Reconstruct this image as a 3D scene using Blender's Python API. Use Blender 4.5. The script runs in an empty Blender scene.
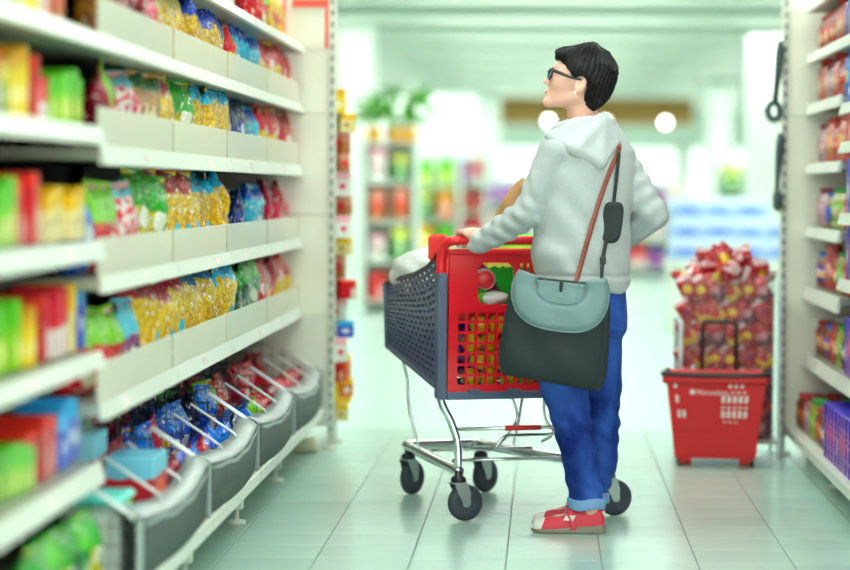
import bpy, math, random
import numpy as np
from mathutils import Vector, Matrix

random.seed(7)
np.random.seed(7)
scene = bpy.context.scene
COL = scene.collection

# ------------------------------------------------------------------ camera
FPX, VPX, VPY, CAMH = 2650.0, 545.0, 190.0, 1.165
cam_data = bpy.data.cameras.new('camera')
cam_data.sensor_fit = 'HORIZONTAL'
cam_data.sensor_width = 36.0
cam_data.lens = 36.0 * FPX / 850.0
cam_data.clip_start = 0.1
cam_data.clip_end = 300
cam_data.dof.use_dof = True
cam_data.dof.focus_distance = 9.0
cam_data.dof.aperture_fstop = 1.5
cam = bpy.data.objects.new('camera', cam_data)
COL.objects.link(cam)
roll = math.radians(0.4)
dv = Vector((VPX - 425.0, 285.0 - VPY, FPX)).normalized()
cr, sr = math.cos(roll), math.sin(roll)
d0 = (dv.x * cr - dv.y * sr, dv.x * sr + dv.y * cr, dv.z)
psi = math.asin(d0[0])
pit = math.atan2(d0[1], d0[2])
fw = Vector((-math.sin(psi) * math.cos(pit), math.cos(psi) * math.cos(pit), -math.sin(pit)))
rt = Vector((math.cos(psi), math.sin(psi), 0))
up = rt.cross(fw)
R0 = Matrix((rt, up, -fw)).transposed()
Cm = Matrix(((cr, sr, 0), (-sr, cr, 0), (0, 0, 1)))
cam.matrix_world = Matrix.Translation((0, 0, CAMH)) @ (R0 @ Cm.transposed()).to_4x4()
scene.camera = cam

# ------------------------------------------------------------------ world and exposure
w = bpy.data.worlds.new('open_end_fill')  # uniform light added as frontal fill, entering by the hall's open near end
scene.world = w
w.use_nodes = True
bg = w.node_tree.nodes['Background']
bg.inputs[0].default_value = (0.95, 1.0, 0.95, 1)
bg.inputs[1].default_value = 2.8
scene.view_settings.view_transform = 'Standard'
scene.view_settings.look = 'None'
scene.view_settings.gamma = 1.0
scene.view_settings.use_curve_mapping = False
scene.view_settings.exposure = 0.28
LAMP = 21.0
scene.cycles.max_bounces = 8
scene.cycles.transparent_max_bounces = 12
scene.cycles.sample_clamp_indirect = 6.0
scene.cycles.caustics_reflective = False
scene.cycles.caustics_refractive = False

# ------------------------------------------------------------------ helpers
MATS = {}


def lin(c):
    return tuple(((v / 255.0) / 12.92 if v / 255.0 <= 0.04045 else ((v / 255.0 + 0.055) / 1.055) ** 2.4) for v in c)


def mat(name, rgb, rough=0.5, metal=0.0, var=0.06, scale=8.0, coat=0.0, bump=0.0, bscale=200.0, alpha=1.0,
        emit=0.0, spec=0.5, objrand=0.0, sss=0.0):
    """principled material with a soft procedural colour variation; rgb is sRGB 0-255"""
    if name in MATS:
        return MATS[name]
    m = bpy.data.materials.new(name)
    m.use_nodes = True
    nt = m.node_tree
    b = nt.nodes['Principled BSDF']
    c = lin(rgb)
    tc = nt.nodes.new('ShaderNodeTexCoord')
    n = nt.nodes.new('ShaderNodeTexNoise')
    n.inputs['Scale'].default_value = scale
    n.inputs['Detail'].default_value = 3
    nt.links.new(tc.outputs['Object'], n.inputs['Vector'])
    mx = nt.nodes.new('ShaderNodeMixRGB')
    nt.links.new(n.outputs['Fac'], mx.inputs[0])
    mx.inputs[1].default_value = (*[max(0, v * (1 - var)) for v in c], 1)
    mx.inputs[2].default_value = (*[min(1, v * (1 + var)) for v in c], 1)
    out = mx.outputs[0]
    if objrand:
        oi = nt.nodes.new('ShaderNodeObjectInfo')
        hs = nt.nodes.new('ShaderNodeHueSaturation')
        mr = nt.nodes.new('ShaderNodeMapRange')
        mr.inputs[3].default_value = 1 - objrand
        mr.inputs[4].default_value = 1 + objrand
        nt.links.new(oi.outputs['Random'], mr.inputs[0])
        nt.links.new(mr.outputs[0], hs.inputs['Value'])
        nt.links.new(out, hs.inputs['Color'])
        out = hs.outputs[0]
    nt.links.new(out, b.inputs['Base Color'])
    b.inputs['Roughness'].default_value = rough
    b.inputs['Metallic'].default_value = metal
    b.inputs['Specular IOR Level'].default_value = spec
    b.inputs['Coat Weight'].default_value = coat
    b.inputs['Coat Roughness'].default_value = 0.1
    if sss:
        b.inputs['Subsurface Weight'].default_value = sss
        b.inputs['Subsurface Radius'].default_value = (0.012, 0.005, 0.003)
    if emit:
        b.inputs['Emission Color'].default_value = (*c, 1)
        b.inputs['Emission Strength'].default_value = emit
    if bump:
        n2 = nt.nodes.new('ShaderNodeTexNoise')
        n2.inputs['Scale'].default_value = bscale
        n2.inputs['Detail'].default_value = 2
        nt.links.new(tc.outputs['Object'], n2.inputs['Vector'])
        bp = nt.nodes.new('ShaderNodeBump')
        bp.inputs['Strength'].default_value = bump
        bp.inputs['Distance'].default_value = 0.004
        nt.links.new(n2.outputs['Fac'], bp.inputs['Height'])
        nt.links.new(bp.outputs[0], b.inputs['Normal'])
    if alpha < 1.0:
        tr = nt.nodes.new('ShaderNodeBsdfTransparent')
        ms = nt.nodes.new('ShaderNodeMixShader')
        ms.inputs[0].default_value = alpha
        nt.links.new(tr.outputs[0], ms.inputs[1])
        nt.links.new(b.outputs[0], ms.inputs[2])
        nt.links.new(ms.outputs[0], nt.nodes['Material Output'].inputs[0])
    MATS[name] = m
    return m


def math_node(nt, op, a, b=None):
    n = nt.nodes.new('ShaderNodeMath')
    n.operation = op
    for i, v in enumerate((a, b)):
        if v is None:
            continue
        if isinstance(v, (int, float)):
            n.inputs[i].default_value = v
        else:
            nt.links.new(v, n.inputs[i])
    return n.outputs[0]


def pack_mat(name, base, top=None, topz=0.62, patch=None, patch_at=(0.5, 0.4), patch_r=(0.22, 0.14), food=False, food2=None,
             band=None, bandz=(0.1, 0.2), mottle=None, rough=0.17):
    """printed packaging: bands by height of the pack, a logo patch, a window showing food"""
    if name in MATS:
        return MATS[name]
    m = bpy.data.materials.new(name)
    m.use_nodes = True
    nt = m.node_tree
    L = nt.links.new
    bs = nt.nodes['Principled BSDF']
    tc = nt.nodes.new('ShaderNodeTexCoord')
    sp = nt.nodes.new('ShaderNodeSeparateXYZ')
    L(tc.outputs['Generated'], sp.inputs[0])
    nz = nt.nodes.new('ShaderNodeTexNoise')
    nz.inputs['Scale'].default_value = 7
    L(tc.outputs['Generated'], nz.inputs['Vector'])
    wob = math_node(nt, 'MULTIPLY', math_node(nt, 'SUBTRACT', nz.outputs['Fac'], 0.5), 0.16)
    zz = math_node(nt, 'ADD', sp.outputs[2], wob)
    cb = lin(base)
    bump_h = None
    if food:
        vo = nt.nodes.new('ShaderNodeTexVoronoi')
        vo.inputs['Scale'].default_value = 70
        L(tc.outputs['Object'], vo.inputs['Vector'])
        rp = nt.nodes.new('ShaderNodeValToRGB')
        rp.color_ramp.elements[0].position = 0.15
        rp.color_ramp.elements[1].position = 0.75
        rp.color_ramp.elements[0].color = (*cb, 1)
        c2 = lin(food2 or (150, 100, 10))
        rp.color_ramp.elements[1].color = (*c2, 1)
        L(vo.outputs['Distance'], rp.inputs[0])
        col = rp.outputs[0]
        bump_h = vo.outputs['Distance']
    else:
        mm = nt.nodes.new('ShaderNodeMixRGB')
        mm.inputs[1].default_value = (*cb, 1)
        c2 = lin(mottle) if mottle else tuple(v * 0.8 for v in cb)
        mm.inputs[2].default_value = (*c2, 1)
        n2 = nt.nodes.new('ShaderNodeTexNoise')
        n2.inputs['Scale'].default_value = 9 if mottle else 4
        L(tc.outputs['Generated'], n2.inputs['Vector'])
        fac = math_node(nt, 'GREATER_THAN', n2.outputs['Fac'], 0.53) if mottle else n2.outputs['Fac']
        L(fac, mm.inputs[0])
        col = mm.outputs[0]

    def over(colr, fac):
        nonlocal col
        mx = nt.nodes.new('ShaderNodeMixRGB')
        L(fac, mx.inputs[0])
        L(col, mx.inputs[1])
        mx.inputs[2].default_value = (*lin(colr), 1)
        col = mx.outputs[0]
    if top:
        over(top, math_node(nt, 'GREATER_THAN', zz, topz))
    if band:
        a = math_node(nt, 'GREATER_THAN', sp.outputs[2], bandz[0])
        b2 = math_node(nt, 'LESS_THAN', sp.outputs[2], bandz[1])
        over(band, math_node(nt, 'MULTIPLY', a, b2))
    if rough < .3:
        n4 = nt.nodes.new('ShaderNodeTexNoise')
        n4.inputs['Scale'].default_value = 11
        n4.inputs['Detail'].default_value = 4
        L(tc.outputs['Generated'], n4.inputs['Vector'])
        over((248, 240, 214), math_node(nt, 'GREATER_THAN', n4.outputs['Fac'], .635))
    if patch:
        def ellip(ax):
            dy = math_node(nt, 'DIVIDE', math_node(nt, 'SUBTRACT', ax, patch_at[0]), patch_r[0])
            dz = math_node(nt, 'DIVIDE', math_node(nt, 'SUBTRACT', zz, patch_at[1]), patch_r[1])
            return math_node(nt, 'LESS_THAN', math_node(nt, 'ADD', math_node(nt, 'POWER', dy, 2), math_node(nt, 'POWER', dz, 2)), 1.0)
        over(patch, ellip(sp.outputs[1]))
    oi = nt.nodes.new('ShaderNodeObjectInfo')
    hs = nt.nodes.new('ShaderNodeHueSaturation')
    mr = nt.nodes.new('ShaderNodeMapRange')
    mr.inputs[3].default_value = 0.85
    mr.inputs[4].default_value = 1.12
    L(oi.outputs['Random'], mr.inputs[0])
    L(mr.outputs[0], hs.inputs['Value'])
    hs.inputs['Saturation'].default_value = 1.12
    L(col, hs.inputs['Color'])
    L(hs.outputs[0], bs.inputs['Base Color'])
    bs.inputs['Roughness'].default_value = rough
    bs.inputs['Coat Weight'].default_value = 0.0
    bs.inputs['Coat Roughness'].default_value = 0.08
    bs.inputs['Specular IOR Level'].default_value = 0.5
    n3 = nt.nodes.new('ShaderNodeTexNoise')
    n3.inputs['Scale'].default_value = 30 if rough < .3 else 12
    n3.inputs['Detail'].default_value = 3
    L(tc.outputs['Object'], n3.inputs['Vector'])
    bp = nt.nodes.new('ShaderNodeBump')
    bp.inputs['Strength'].default_value = 0.9 if rough < .3 else .15
    bp.inputs['Distance'].default_value = 0.025
    L(n3.outputs['Fac'], bp.inputs['Height'])
    last = bp
    if bump_h is not None:
        b3 = nt.nodes.new('ShaderNodeBump')
        b3.inputs['Strength'].default_value = 0.35
        b3.inputs['Distance'].default_value = 0.006
        L(bump_h, b3.inputs['Height'])
        L(bp.outputs[0], b3.inputs['Normal'])
        last = b3
    L(last.outputs[0], bs.inputs['Normal'])
    MATS[name] = m
    return m


class MB:
    """collects shapes into one mesh"""

    def __init__(s):
        s.v, s.f, s.m = [], [], []

    def add(s, vs, fs, mi=0):
        o = len(s.v)
        s.v.extend([tuple(p) for p in vs])
        s.f.extend([tuple(i + o for i in f) for f in fs])
        s.m.extend([mi] * len(fs))
        return s

    def box(s, x0, x1, y0, y1, z0, z1, mi=0, bev=0.0):
        if bev <= 0:
            vs = [(x, y, z) for z in (z0, z1) for y in (y0, y1) for x in (x0, x1)]
            fs = [(0, 2, 3, 1), (4, 5, 7, 6), (0, 1, 5, 4), (2, 6, 7, 3), (0, 4, 6, 2), (1, 3, 7, 5)]
            return s.add(vs, fs, mi)
        # chamfered box: 24 verts
        b = min(bev, (x1 - x0) * .45, (y1 - y0) * .45, (z1 - z0) * .45)
        X, Y, Z = (x0, x1), (y0, y1), (z0, z1)
        vs, idx = [], {}
        for i in (0, 1):
            for j in (0, 1):
                for k in (0, 1):
                    sx, sy, sz = (1 - 2 * i), (1 - 2 * j), (1 - 2 * k)
                    for ax in range(3):
                        p = [X[i] + sx * b, Y[j] + sy * b, Z[k] + sz * b]
                        p[ax] = (X[i], Y[j], Z[k])[ax]
                        idx[(i, j, k, ax)] = len(vs)
                        vs.append(p)
        g = lambda i, j, k, a: idx[(i, j, k, a)]
        fs = []
        for i in (0, 1):
            q = [g(i, 0, 0, 0), g(i, 1, 0, 0), g(i, 1, 1, 0), g(i, 0, 1, 0)]
            fs.append(q if i else q[::-1])
            q = [g(0, i, 0, 1), g(1, i, 0, 1), g(1, i, 1, 1), g(0, i, 1, 1)]
            fs.append(q[::-1] if i else q)
            q = [g(0, 0, i, 2), g(1, 0, i, 2), g(1, 1, i, 2), g(0, 1, i, 2)]
            fs.append(q if i else q[::-1])
        for a in (0, 1):
            for c in (0, 1):
                fs.append([g(a, c, 0, 0), g(a, c, 1, 0), g(a, c, 1, 1), g(a, c, 0, 1)])
                fs.append([g(a, 0, c, 0), g(a, 1, c, 0), g(a, 1, c, 2), g(a, 0, c, 2)])
                fs.append([g(0, a, c, 1), g(1, a, c, 1), g(1, a, c, 2), g(0, a, c, 2)])
        for i in (0, 1):
            for j in (0, 1):
                for k in (0, 1):
                    fs.append([g(i, j, k, 0), g(i, j, k, 1), g(i, j, k, 2)])
        return s.add(vs, fs, mi)

    def tube(s, pts, r, n=8, mi=0, cap=True, closed=False):
        pts = [Vector(p) for p in pts]
        N = len(pts)
        rs = r if isinstance(r, (list, tuple)) else [r] * N
        t0 = (pts[1] - pts[0]).normalized()
        a = Vector((0, 0, 1)) if abs(t0.z) < .9 else Vector((1, 0, 0))
        nrm = t0.cross(a).normalized()
        vs, fs = [], []
        for i in range(N):
            if closed:
                t = (pts[(i + 1) % N] - pts[i - 1]).normalized()
            else:
                t = (pts[min(i + 1, N - 1)] - pts[max(i - 1, 0)]).normalized()
            nrm = (nrm - t * nrm.dot(t)).normalized()
            bn = t.cross(nrm)
            for k in range(n):
                an = 2 * math.pi * k / n
                vs.append(pts[i] + (nrm * math.cos(an) + bn * math.sin(an)) * rs[i])
        for i in range(N if closed else N - 1):
            j = (i + 1) % N
            for k in range(n):
                k2 = (k + 1) % n
                fs.append((i * n + k, i * n + k2, j * n + k2, j * n + k))
        if cap and not closed:
            fs.append(tuple(range(n))[::-1])
            fs.append(tuple((N - 1) * n + k for k in range(n)))
        return s.add(vs, fs, mi)

    def lathe(s, prof, n=16, c=(0, 0, 0), axis='z', mi=0, B=None):
        """prof: (radius, height) pairs"""
        vs, fs = [], []
        for r, h in prof:
            for k in range(n):
                a = 2 * math.pi * k / n
                p = (r * math.cos(a), r * math.sin(a), h)
                if B is not None:
                    p = B[0] * p[0] + B[1] * p[1] + B[2] * p[2]
                elif axis == 'x':
                    p = (p[2], p[0], p[1])
                elif axis == 'y':
                    p = (p[1], p[2], p[0])
                vs.append((p[0] + c[0], p[1] + c[1], p[2] + c[2]))
        for i in range(len(prof) - 1):
            for k in range(n):
                k2 = (k + 1) % n
                fs.append((i * n + k, i * n + k2, (i + 1) * n + k2, (i + 1) * n + k))
        fs.append(tuple(range(n))[::-1])
        fs.append(tuple((len(prof) - 1) * n + k for k in range(n)))
        return s.add(vs, fs, mi)

    def holes(s, rects, s0, s1, t0, t1, fn, mi=0):
        """panel s0..s1 x t0..t1 with rectangular holes, mapped by fn(s,t)"""
        ss = sorted({s0, s1, *[round(r[0], 5) for r in rects], *[round(r[1], 5) for r in rects]})
        ts = sorted({t0, t1, *[round(r[2], 5) for r in rects], *[round(r[3], 5) for r in rects]})
        base = len(s.v)
        for t in ts:
            for q in ss:
                s.v.append(tuple(fn(q, t)))
        nS = len(ss)
        A = np.array(rects) if len(rects) else np.zeros((0, 4))
        for j in range(len(ts) - 1):
            tm = (ts[j] + ts[j + 1]) / 2
            for i in range(nS - 1):
                sm = (ss[i] + ss[i + 1]) / 2
                if len(A) and np.any((A[:, 0] < sm) & (A[:, 1] > sm) & (A[:, 2] < tm) & (A[:, 3] > tm)):
                    continue
                k = base + j * nS + i
                s.f.append((k, k + 1, k + nS + 1, k + nS))
                s.m.append(mi)
        return s

    def mesh(s, name, mats, smooth=False):
        me = bpy.data.meshes.new(name)
        me.from_pydata(s.v, [], s.f)
        for m in (mats if isinstance(mats, (list, tuple)) else [mats]):
            me.materials.append(m)
        if any(s.m):
            me.polygons.foreach_set('material_index', s.m)
        if smooth:
            me.polygons.foreach_set('use_smooth', [True] * len(me.polygons))
        me.update()
        return me

    def build(s, name, mats, parent=None, smooth=False, loc=(0, 0, 0), rot=(0, 0, 0), solid=0.0, recalc=True):
        me = s.mesh(name, mats, smooth)
        if recalc:
            import bmesh
            bm = bmesh.new()
            bm.from_mesh(me)
            bmesh.ops.recalc_face_normals(bm, faces=bm.faces)
            bm.to_mesh(me)
            bm.free()
        o = put(name, me, parent, loc, rot)
        if solid:
            md = o.modifiers.new('thickness', 'SOLIDIFY')
            md.thickness = solid
            md.offset = 0
        return o


def put(name, me, parent=None, loc=(0, 0, 0), rot=(0, 0, 0)):
    o = bpy.data.objects.new(name, me)
    COL.objects.link(o)
    o.location = loc
    o.rotation_euler = rot
    if parent is not None:
        o.parent = parent
    return o


def tag(o, label, cat, group=None, kind=None):
    if label:
        o['label'] = label
    if cat:
        o['category'] = cat
    if group:
        o['group'] = group
    if kind:
        o['kind'] = kind
    return o


def thing(name, label, cat, loc=(0, 0, 0), rotz=0.0, group=None):
    o = bpy.data.objects.new(name, None)
    o.empty_display_size = 0.1
    COL.objects.link(o)
    o.location = loc
    o.rotation_euler = (0, 0, rotz)
    return tag(o, label, cat, group)


def struct(o, label=None, cat=None):
    o['kind'] = 'structure'
    if label:
        o['label'] = label
    if cat:
        o['category'] = cat
    return o


def P(x, y, Y):
    """point at depth Y of the aisle seen at photo pixel (x, y); used to take measurements"""
    return Vector(((x - VPX) * Y / FPX, Y, CAMH - (y - VPY) * Y / FPX))


def YL(x, X):
    """depth at which a line along the aisle at lateral offset X is seen at pixel column x"""
    return FPX * X / (x - VPX)


def smooth_path(pts, k=6):
    pts = [Vector(p) for p in pts]
    out = []
    for i in range(len(pts) - 1):
        p0, p1, p2, p3 = pts[max(i - 1, 0)], pts[i], pts[i + 1], pts[min(i + 2, len(pts) - 1)]
        for j in range(k):
            t = j / k
            out.append(0.5 * ((2 * p1) + (p2 - p0) * t + (2 * p0 - 5 * p1 + 4 * p2 - p3) * t * t + (-p0 + 3 * p1 - 3 * p2 + p3) * t ** 3))
    out.append(pts[-1])
    return out


ORD = ['zeroth', 'first', 'second', 'third', 'fourth', 'fifth', 'sixth', 'seventh', 'eighth', 'ninth', 'tenth', 'eleventh', 'twelfth',
       'thirteenth', 'fourteenth', 'fifteenth', 'sixteenth', 'seventeenth', 'eighteenth', 'nineteenth', 'twentieth']


def ordinal(n):
    if n <= 20:
        return ORD[n]
    t = {2: 'twenty', 3: 'thirty', 4: 'forty', 5: 'fifty', 6: 'sixty'}[n // 10]
    return (t[:-1] + 'ieth') if n % 10 == 0 else t + '-' + ORD[n % 10]


# ------------------------------------------------------------------ common materials
M_white = mat('white_enamel', (216, 220, 206), 0.38, var=0.03)
M_board = mat('shelf_board_shaded_grey', (158, 160, 146), 0.5, var=0.04)  # white board darkened so the colour carries the shade of the undersides
M_rail = mat('price_rail_white', (220, 223, 212), 0.35, var=0.03)
M_panel = mat('panel_cream', (246, 248, 230), 0.42, var=0.02, scale=2)
M_back = mat('back_panel_shade_grey', (66, 69, 68), 0.5)  # light panel darkened: shade inside the shelves is put into the colour
M_slot = mat('slot_dark', (40, 84, 62), 0.7)
M_clear = mat('clear_riser', (244, 243, 224), 0.3, alpha=0.6, var=0.04)
M_clear2 = mat('clear_acrylic', (232, 240, 236), 0.08, alpha=0.05, var=0.02)
M_chrome = mat('chrome', (225, 230, 230), 0.14, metal=1.0, var=0.02)
M_steel = mat('galvanised_steel', (185, 195, 195), 0.3, metal=0.9, var=0.05)
M_wire = mat('dark_wire', (86, 88, 92), 0.35, metal=0.7)
M_divider = mat('white_wire', (240, 242, 248), 0.3)
M_black = mat('black_plastic', (26, 28, 32), 0.35)
M_ticket = mat('price_ticket', (236, 222, 220), 0.6, objrand=0.1)
# ------------------------------------------------------------------ floor: real tiles near, procedural tiles far
TS = 0.2995
TX0, TY0 = -0.112, 8.31


def floor_material():
    m = bpy.data.materials.new('tile_floor_far')
    m.use_nodes = True
    nt = m.node_tree
    L = nt.links.new
    b = nt.nodes['Principled BSDF']
    geo = nt.nodes.new('ShaderNodeNewGeometry')
    mp = nt.nodes.new('ShaderNodeMapping')
    mp.inputs['Location'].default_value = (-TX0 / TS + 40, -TY0 / TS + 60, 0)
    mp.inputs['Scale'].default_value = (1 / TS, 1 / TS, 1)
    L(geo.outputs['Position'], mp.inputs['Vector'])
    br = nt.nodes.new('ShaderNodeTexBrick')
    br.offset = 0.0
    br.inputs['Scale'].default_value = 1.0
    br.inputs['Brick Width'].default_value = 1.0
    br.inputs['Row Height'].default_value = 1.0
    br.inputs['Mortar Size'].default_value = 0.006
    br.inputs['Color1'].default_value = (*lin((177, 208, 196)), 1)
    br.inputs['Color2'].default_value = (*lin((175, 206, 194)), 1)
    br.inputs['Mortar'].default_value = (*lin((150, 170, 162)), 1)
    L(mp.outputs[0], br.inputs['Vector'])
    L(br.outputs['Color'], b.inputs['Base Color'])
    b.inputs['Roughness'].default_value = 0.27
    b.inputs['Specular IOR Level'].default_value = 0.5
    return m


M_floor = floor_material()
M_tile = mat('glazed_tile', (176, 207, 195), 0.22, var=0.05, scale=2.5, objrand=0.025)
M_grout = mat('dark_grout', (96, 108, 104), 0.85)

ix0, ix1 = -6, 7          # tile columns
iy0, iy1 = -3, 15         # tile rows
gx0, gx1 = TX0 + ix0 * TS, TX0 + ix1 * TS
gy0, gy1 = TY0 + iy0 * TS, TY0 + iy1 * TS
fb = MB()
# floor slab around the hand-laid tiles, and the grout bed a little lower under them
for (x0, x1, y0, y1) in ((-9, 9, -2.5, gy0), (-9, 9, gy1, 62), (-9, gx0, gy0, gy1), (gx1, 9, gy0, gy1)):
    fb.box(x0, x1, y0, y1, -0.08, 0.0, 0)
fb.box(gx0, gx1, gy0, gy1, -0.08, -0.003, 1)
floor = fb.build('floor', [M_floor, M_grout])
struct(floor, 'pale grey-green glazed tile floor of the shop aisle', 'floor')
tb = MB().box(-TS / 2 + .0016, TS / 2 - .0016, -TS / 2 + .0016, TS / 2 - .0016, -0.006, 0.0, 0, bev=0.0012)
tile_me = tb.mesh('tile', M_tile)
for i in range(ix0, ix1):
    for j in range(iy0, iy1):
        put('tile', tile_me, floor, (TX0 + (i + .5) * TS, TY0 + (j + .5) * TS, random.uniform(-.0003, 0)))

# ------------------------------------------------------------------ ceiling, far walls
CEIL = 3.05
M_ceil = mat('ceiling_paint', (216, 222, 210), 0.7, var=0.03, scale=0.6)
M_beam = mat('beam_paint', (200, 208, 195), 0.6, var=0.03)
M_wallg = mat('far_wall_paint', (226, 240, 226), 0.6, var=0.03, scale=.5)
M_brown = mat('brown_fascia', (176, 128, 58), 0.5, var=0.1, scale=1.5)
M_lampm = bpy.data.materials.new('lamp_diffuser')
M_lampm.use_nodes = True
_b = M_lampm.node_tree.nodes['Principled BSDF']
_b.inputs['Base Color'].default_value = (.8, .85, .8, 1)
_b.inputs['Emission Color'].default_value = (0.94, 1.0, 0.955, 1)
_b.inputs['Emission Strength'].default_value = LAMP

ceil = MB().box(-9, 9, -2.5, 62, CEIL, CEIL + .1).build('ceiling', M_ceil)
struct(ceil, 'pale green suspended ceiling of the shop hall', 'ceiling')
beam_me = MB().box(-9, 9, -.07, .07, -.2, 0, 0).mesh('ceiling_beam', M_beam)
k = 0
y = 15.25
while y < 55:
    o = put('beam', beam_me, ceil, (0, y, CEIL))
    y += 1.5
struct(MB().box(-9, 9, 60, 60.2, 0, CEIL).build('wall_back', M_wallg), 'pale green end wall far behind the aisle', 'wall')
struct(MB().box(-9.2, -9, -2.5, 60, 0, CEIL).build('wall_left', M_wallg), 'pale side wall far left of the aisles', 'wall')
struct(MB().box(9, 9.2, -2.5, 60, 0, CEIL).build('wall_right', M_wallg), 'pale side wall far right of the aisles', 'wall')
bf = MB().box(-1.05, 2.75, 49.6, 50.0, 2.38, 2.93, 0).box(-1.1, 2.8, 49.55, 50.0, 2.35, 2.38, 1).box(-1.1, 2.8, 49.55, 50.0, 2.93, CEIL, 1)
struct(bf.build('trim_1', [M_brown, M_wallg]), 'brown wooden fascia band under the far ceiling', 'trim')

struct(MB().box(-3.4, -1.05, 48, 48.15, 0, CEIL).build('wall_partition', mat('white_partition', (246, 250, 246), .5, var=.02)), 'white partition wall at the far left of the hall', 'wall')
# ceiling strip lights: housing and diffuser each
lh_me = MB().box(-1.35, 1.35, -.14, .14, -.05, 0, 0, bev=.01).mesh('housing', M_white)
M_lampf = M_lampm.copy()
M_lampf.name = 'lamp_diffuser_far_hall'
M_lampf.node_tree.nodes['Principled BSDF'].inputs['Emission Strength'].default_value = LAMP * 1.1
ldf_me = MB().box(-1.3, 1.3, -.11, .11, -.075, -.05, 0, bev=.01).mesh('diffuser', M_lampf)
ld_me = MB().box(-1.3, 1.3, -.11, .11, -.075, -.05, 0, bev=.01).mesh('diffuser', M_lampm)
for r, yy in enumerate([-.5 + 3.0 * i for i in range(20)]):
    for c, xx in enumerate((-3.3, 0.0, 3.3)):
        n = r + 1
        side = ('left', 'middle', 'right')[c]
        t = thing('ceiling_light', f'white fluorescent ceiling strip light, {side} column, {ordinal(n)} row from the front', 'ceiling light',
                  (xx, yy, CEIL), 0, 'fluorescent ceiling strips')
        put('housing', lh_me, t)
        put('diffuser', ld_me if yy < 16 else ldf_me, t)

# ------------------------------------------------------------------ shelving
LX, LB = -1.085, -1.62         # left shelf front, back panel
RX, RB = 1.155, 1.70
YEND = 11.76
BW = 1.33
LY = [YEND - BW * i for i in range(7)]     # bay boundaries, far to near

leg_me = MB().box(-.022, .022, -.022, .022, .05, .158, 0, bev=.003).mesh('leg', M_white)
legr_me = MB().box(-.022, .022, -.022, .022, .05, .106, 0, bev=.003).mesh('leg', M_white)
foot_me = MB().lathe([(.008, .045), (.008, .016), (.03, .012), (.034, .0), ][::-1], 14).mesh('foot', M_white, True)
stem_me = MB().lathe([(.008, .01), (.008, .055)], 8).mesh('foot_stem', M_steel, True)


def slot_strip(parent, x, y, z0, z1, face):
    """slotted steel upright with its column of punched slots"""
    up_ = MB().box(x - .016, x + .016, y - .02, y + .02, z0, z1, 0, bev=.002).build('upright', M_white, parent)
    sb = MB()
    z = z0 + .05
    while z < z1 - .03:
        if face == 'y':
            sb.box(x - .0045, x + .0045, y - .021, y - .018, z, z + .026)
        else:
            sb.box(x + face * .0155, x + face * .0165, y - .005, y + .005, z, z + .026)
        z += .05
    s_ = sb.build('slots', M_slot, up_)
    s_['kind'] = 'stuff'
    return up_


def shelf_board(bay, side, y0, y1, ztop, zbot, front, back, riser=0.0, tickets=0, rmat=None):
    """one shelf: board, sloping price rail, clear riser; local to the bay empty"""
    s = side
    o = MB()
    a, b = sorted((back, front))
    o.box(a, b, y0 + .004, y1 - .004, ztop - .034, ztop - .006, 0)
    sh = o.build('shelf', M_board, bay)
    # price rail: leaning face standing a little proud of the board
    r = MB()
    f0, f1 = front, front + s * .014
    ya, yb = y0 + .003, y1 - .003
    prof = [(front - s * .004, ztop), (front + s * .002, ztop), (f1, zbot + .004), (f1, zbot), (front - s * .004, zbot)]
    vs = [(p[0], yy, p[1]) for yy in (ya, yb) for p in prof]
    n = len(prof)
    fs = [tuple(range(n)), tuple(range(n, 2 * n))[::-1]] + [(i, (i + 1) % n, n + (i + 1) % n, n + i) for i in range(n)]
    r.add(vs, fs)
    r.build('price_rail', M_rail, sh)
    if riser:
        q = MB()
        q.box(*sorted((front - s * .012, front - s * .009)), ya + .012, yb - .012, ztop - .004, ztop + riser, 0, bev=.001)
        q.build('clear_riser', rmat or M_clear, sh)
    for k in range(tickets):
        ty = y0 + (k + .5 + random.uniform(-.25, .25)) * (y1 - y0) / tickets
        tk = MB().box(-.001, .001, -.045, .045, -.013, .013)
        # lies on the sloping face of the rail
        hz = (ztop + zbot) / 2
        tk.build('price_ticket', M_ticket, sh, loc=(front + s * .0095, ty, hz), rot=(0, s * -math.atan2(.012, ztop - zbot) , 0))
    return sh


LEFT_FAR = [(1.80, 1.763), (1.538, 1.498), (1.268, 1.219), (.945, .904), (.636, .592)]
LEFT_NEAR = [(1.80, 1.763), (1.538, 1.498), (1.312, 1.267), (1.035, .987), (.765, .726), (.494, .443)]
RIGHT_FAR = [(1.985, 1.95), (1.768, 1.722), (1.548, 1.50), (1.288, 1.243), (1.013, .967), (.752, .69), (.455, .398)]
RIGHT_NEAR = [(1.985, 1.95), (1.768, 1.722), (1.51, 1.465), (1.36, 1.315), (1.085, 1.04), (.83, .785), (.455, .398)]
BAYN = ['first', 'second', 'third', 'fourth', 'fifth', 'sixth']


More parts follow.
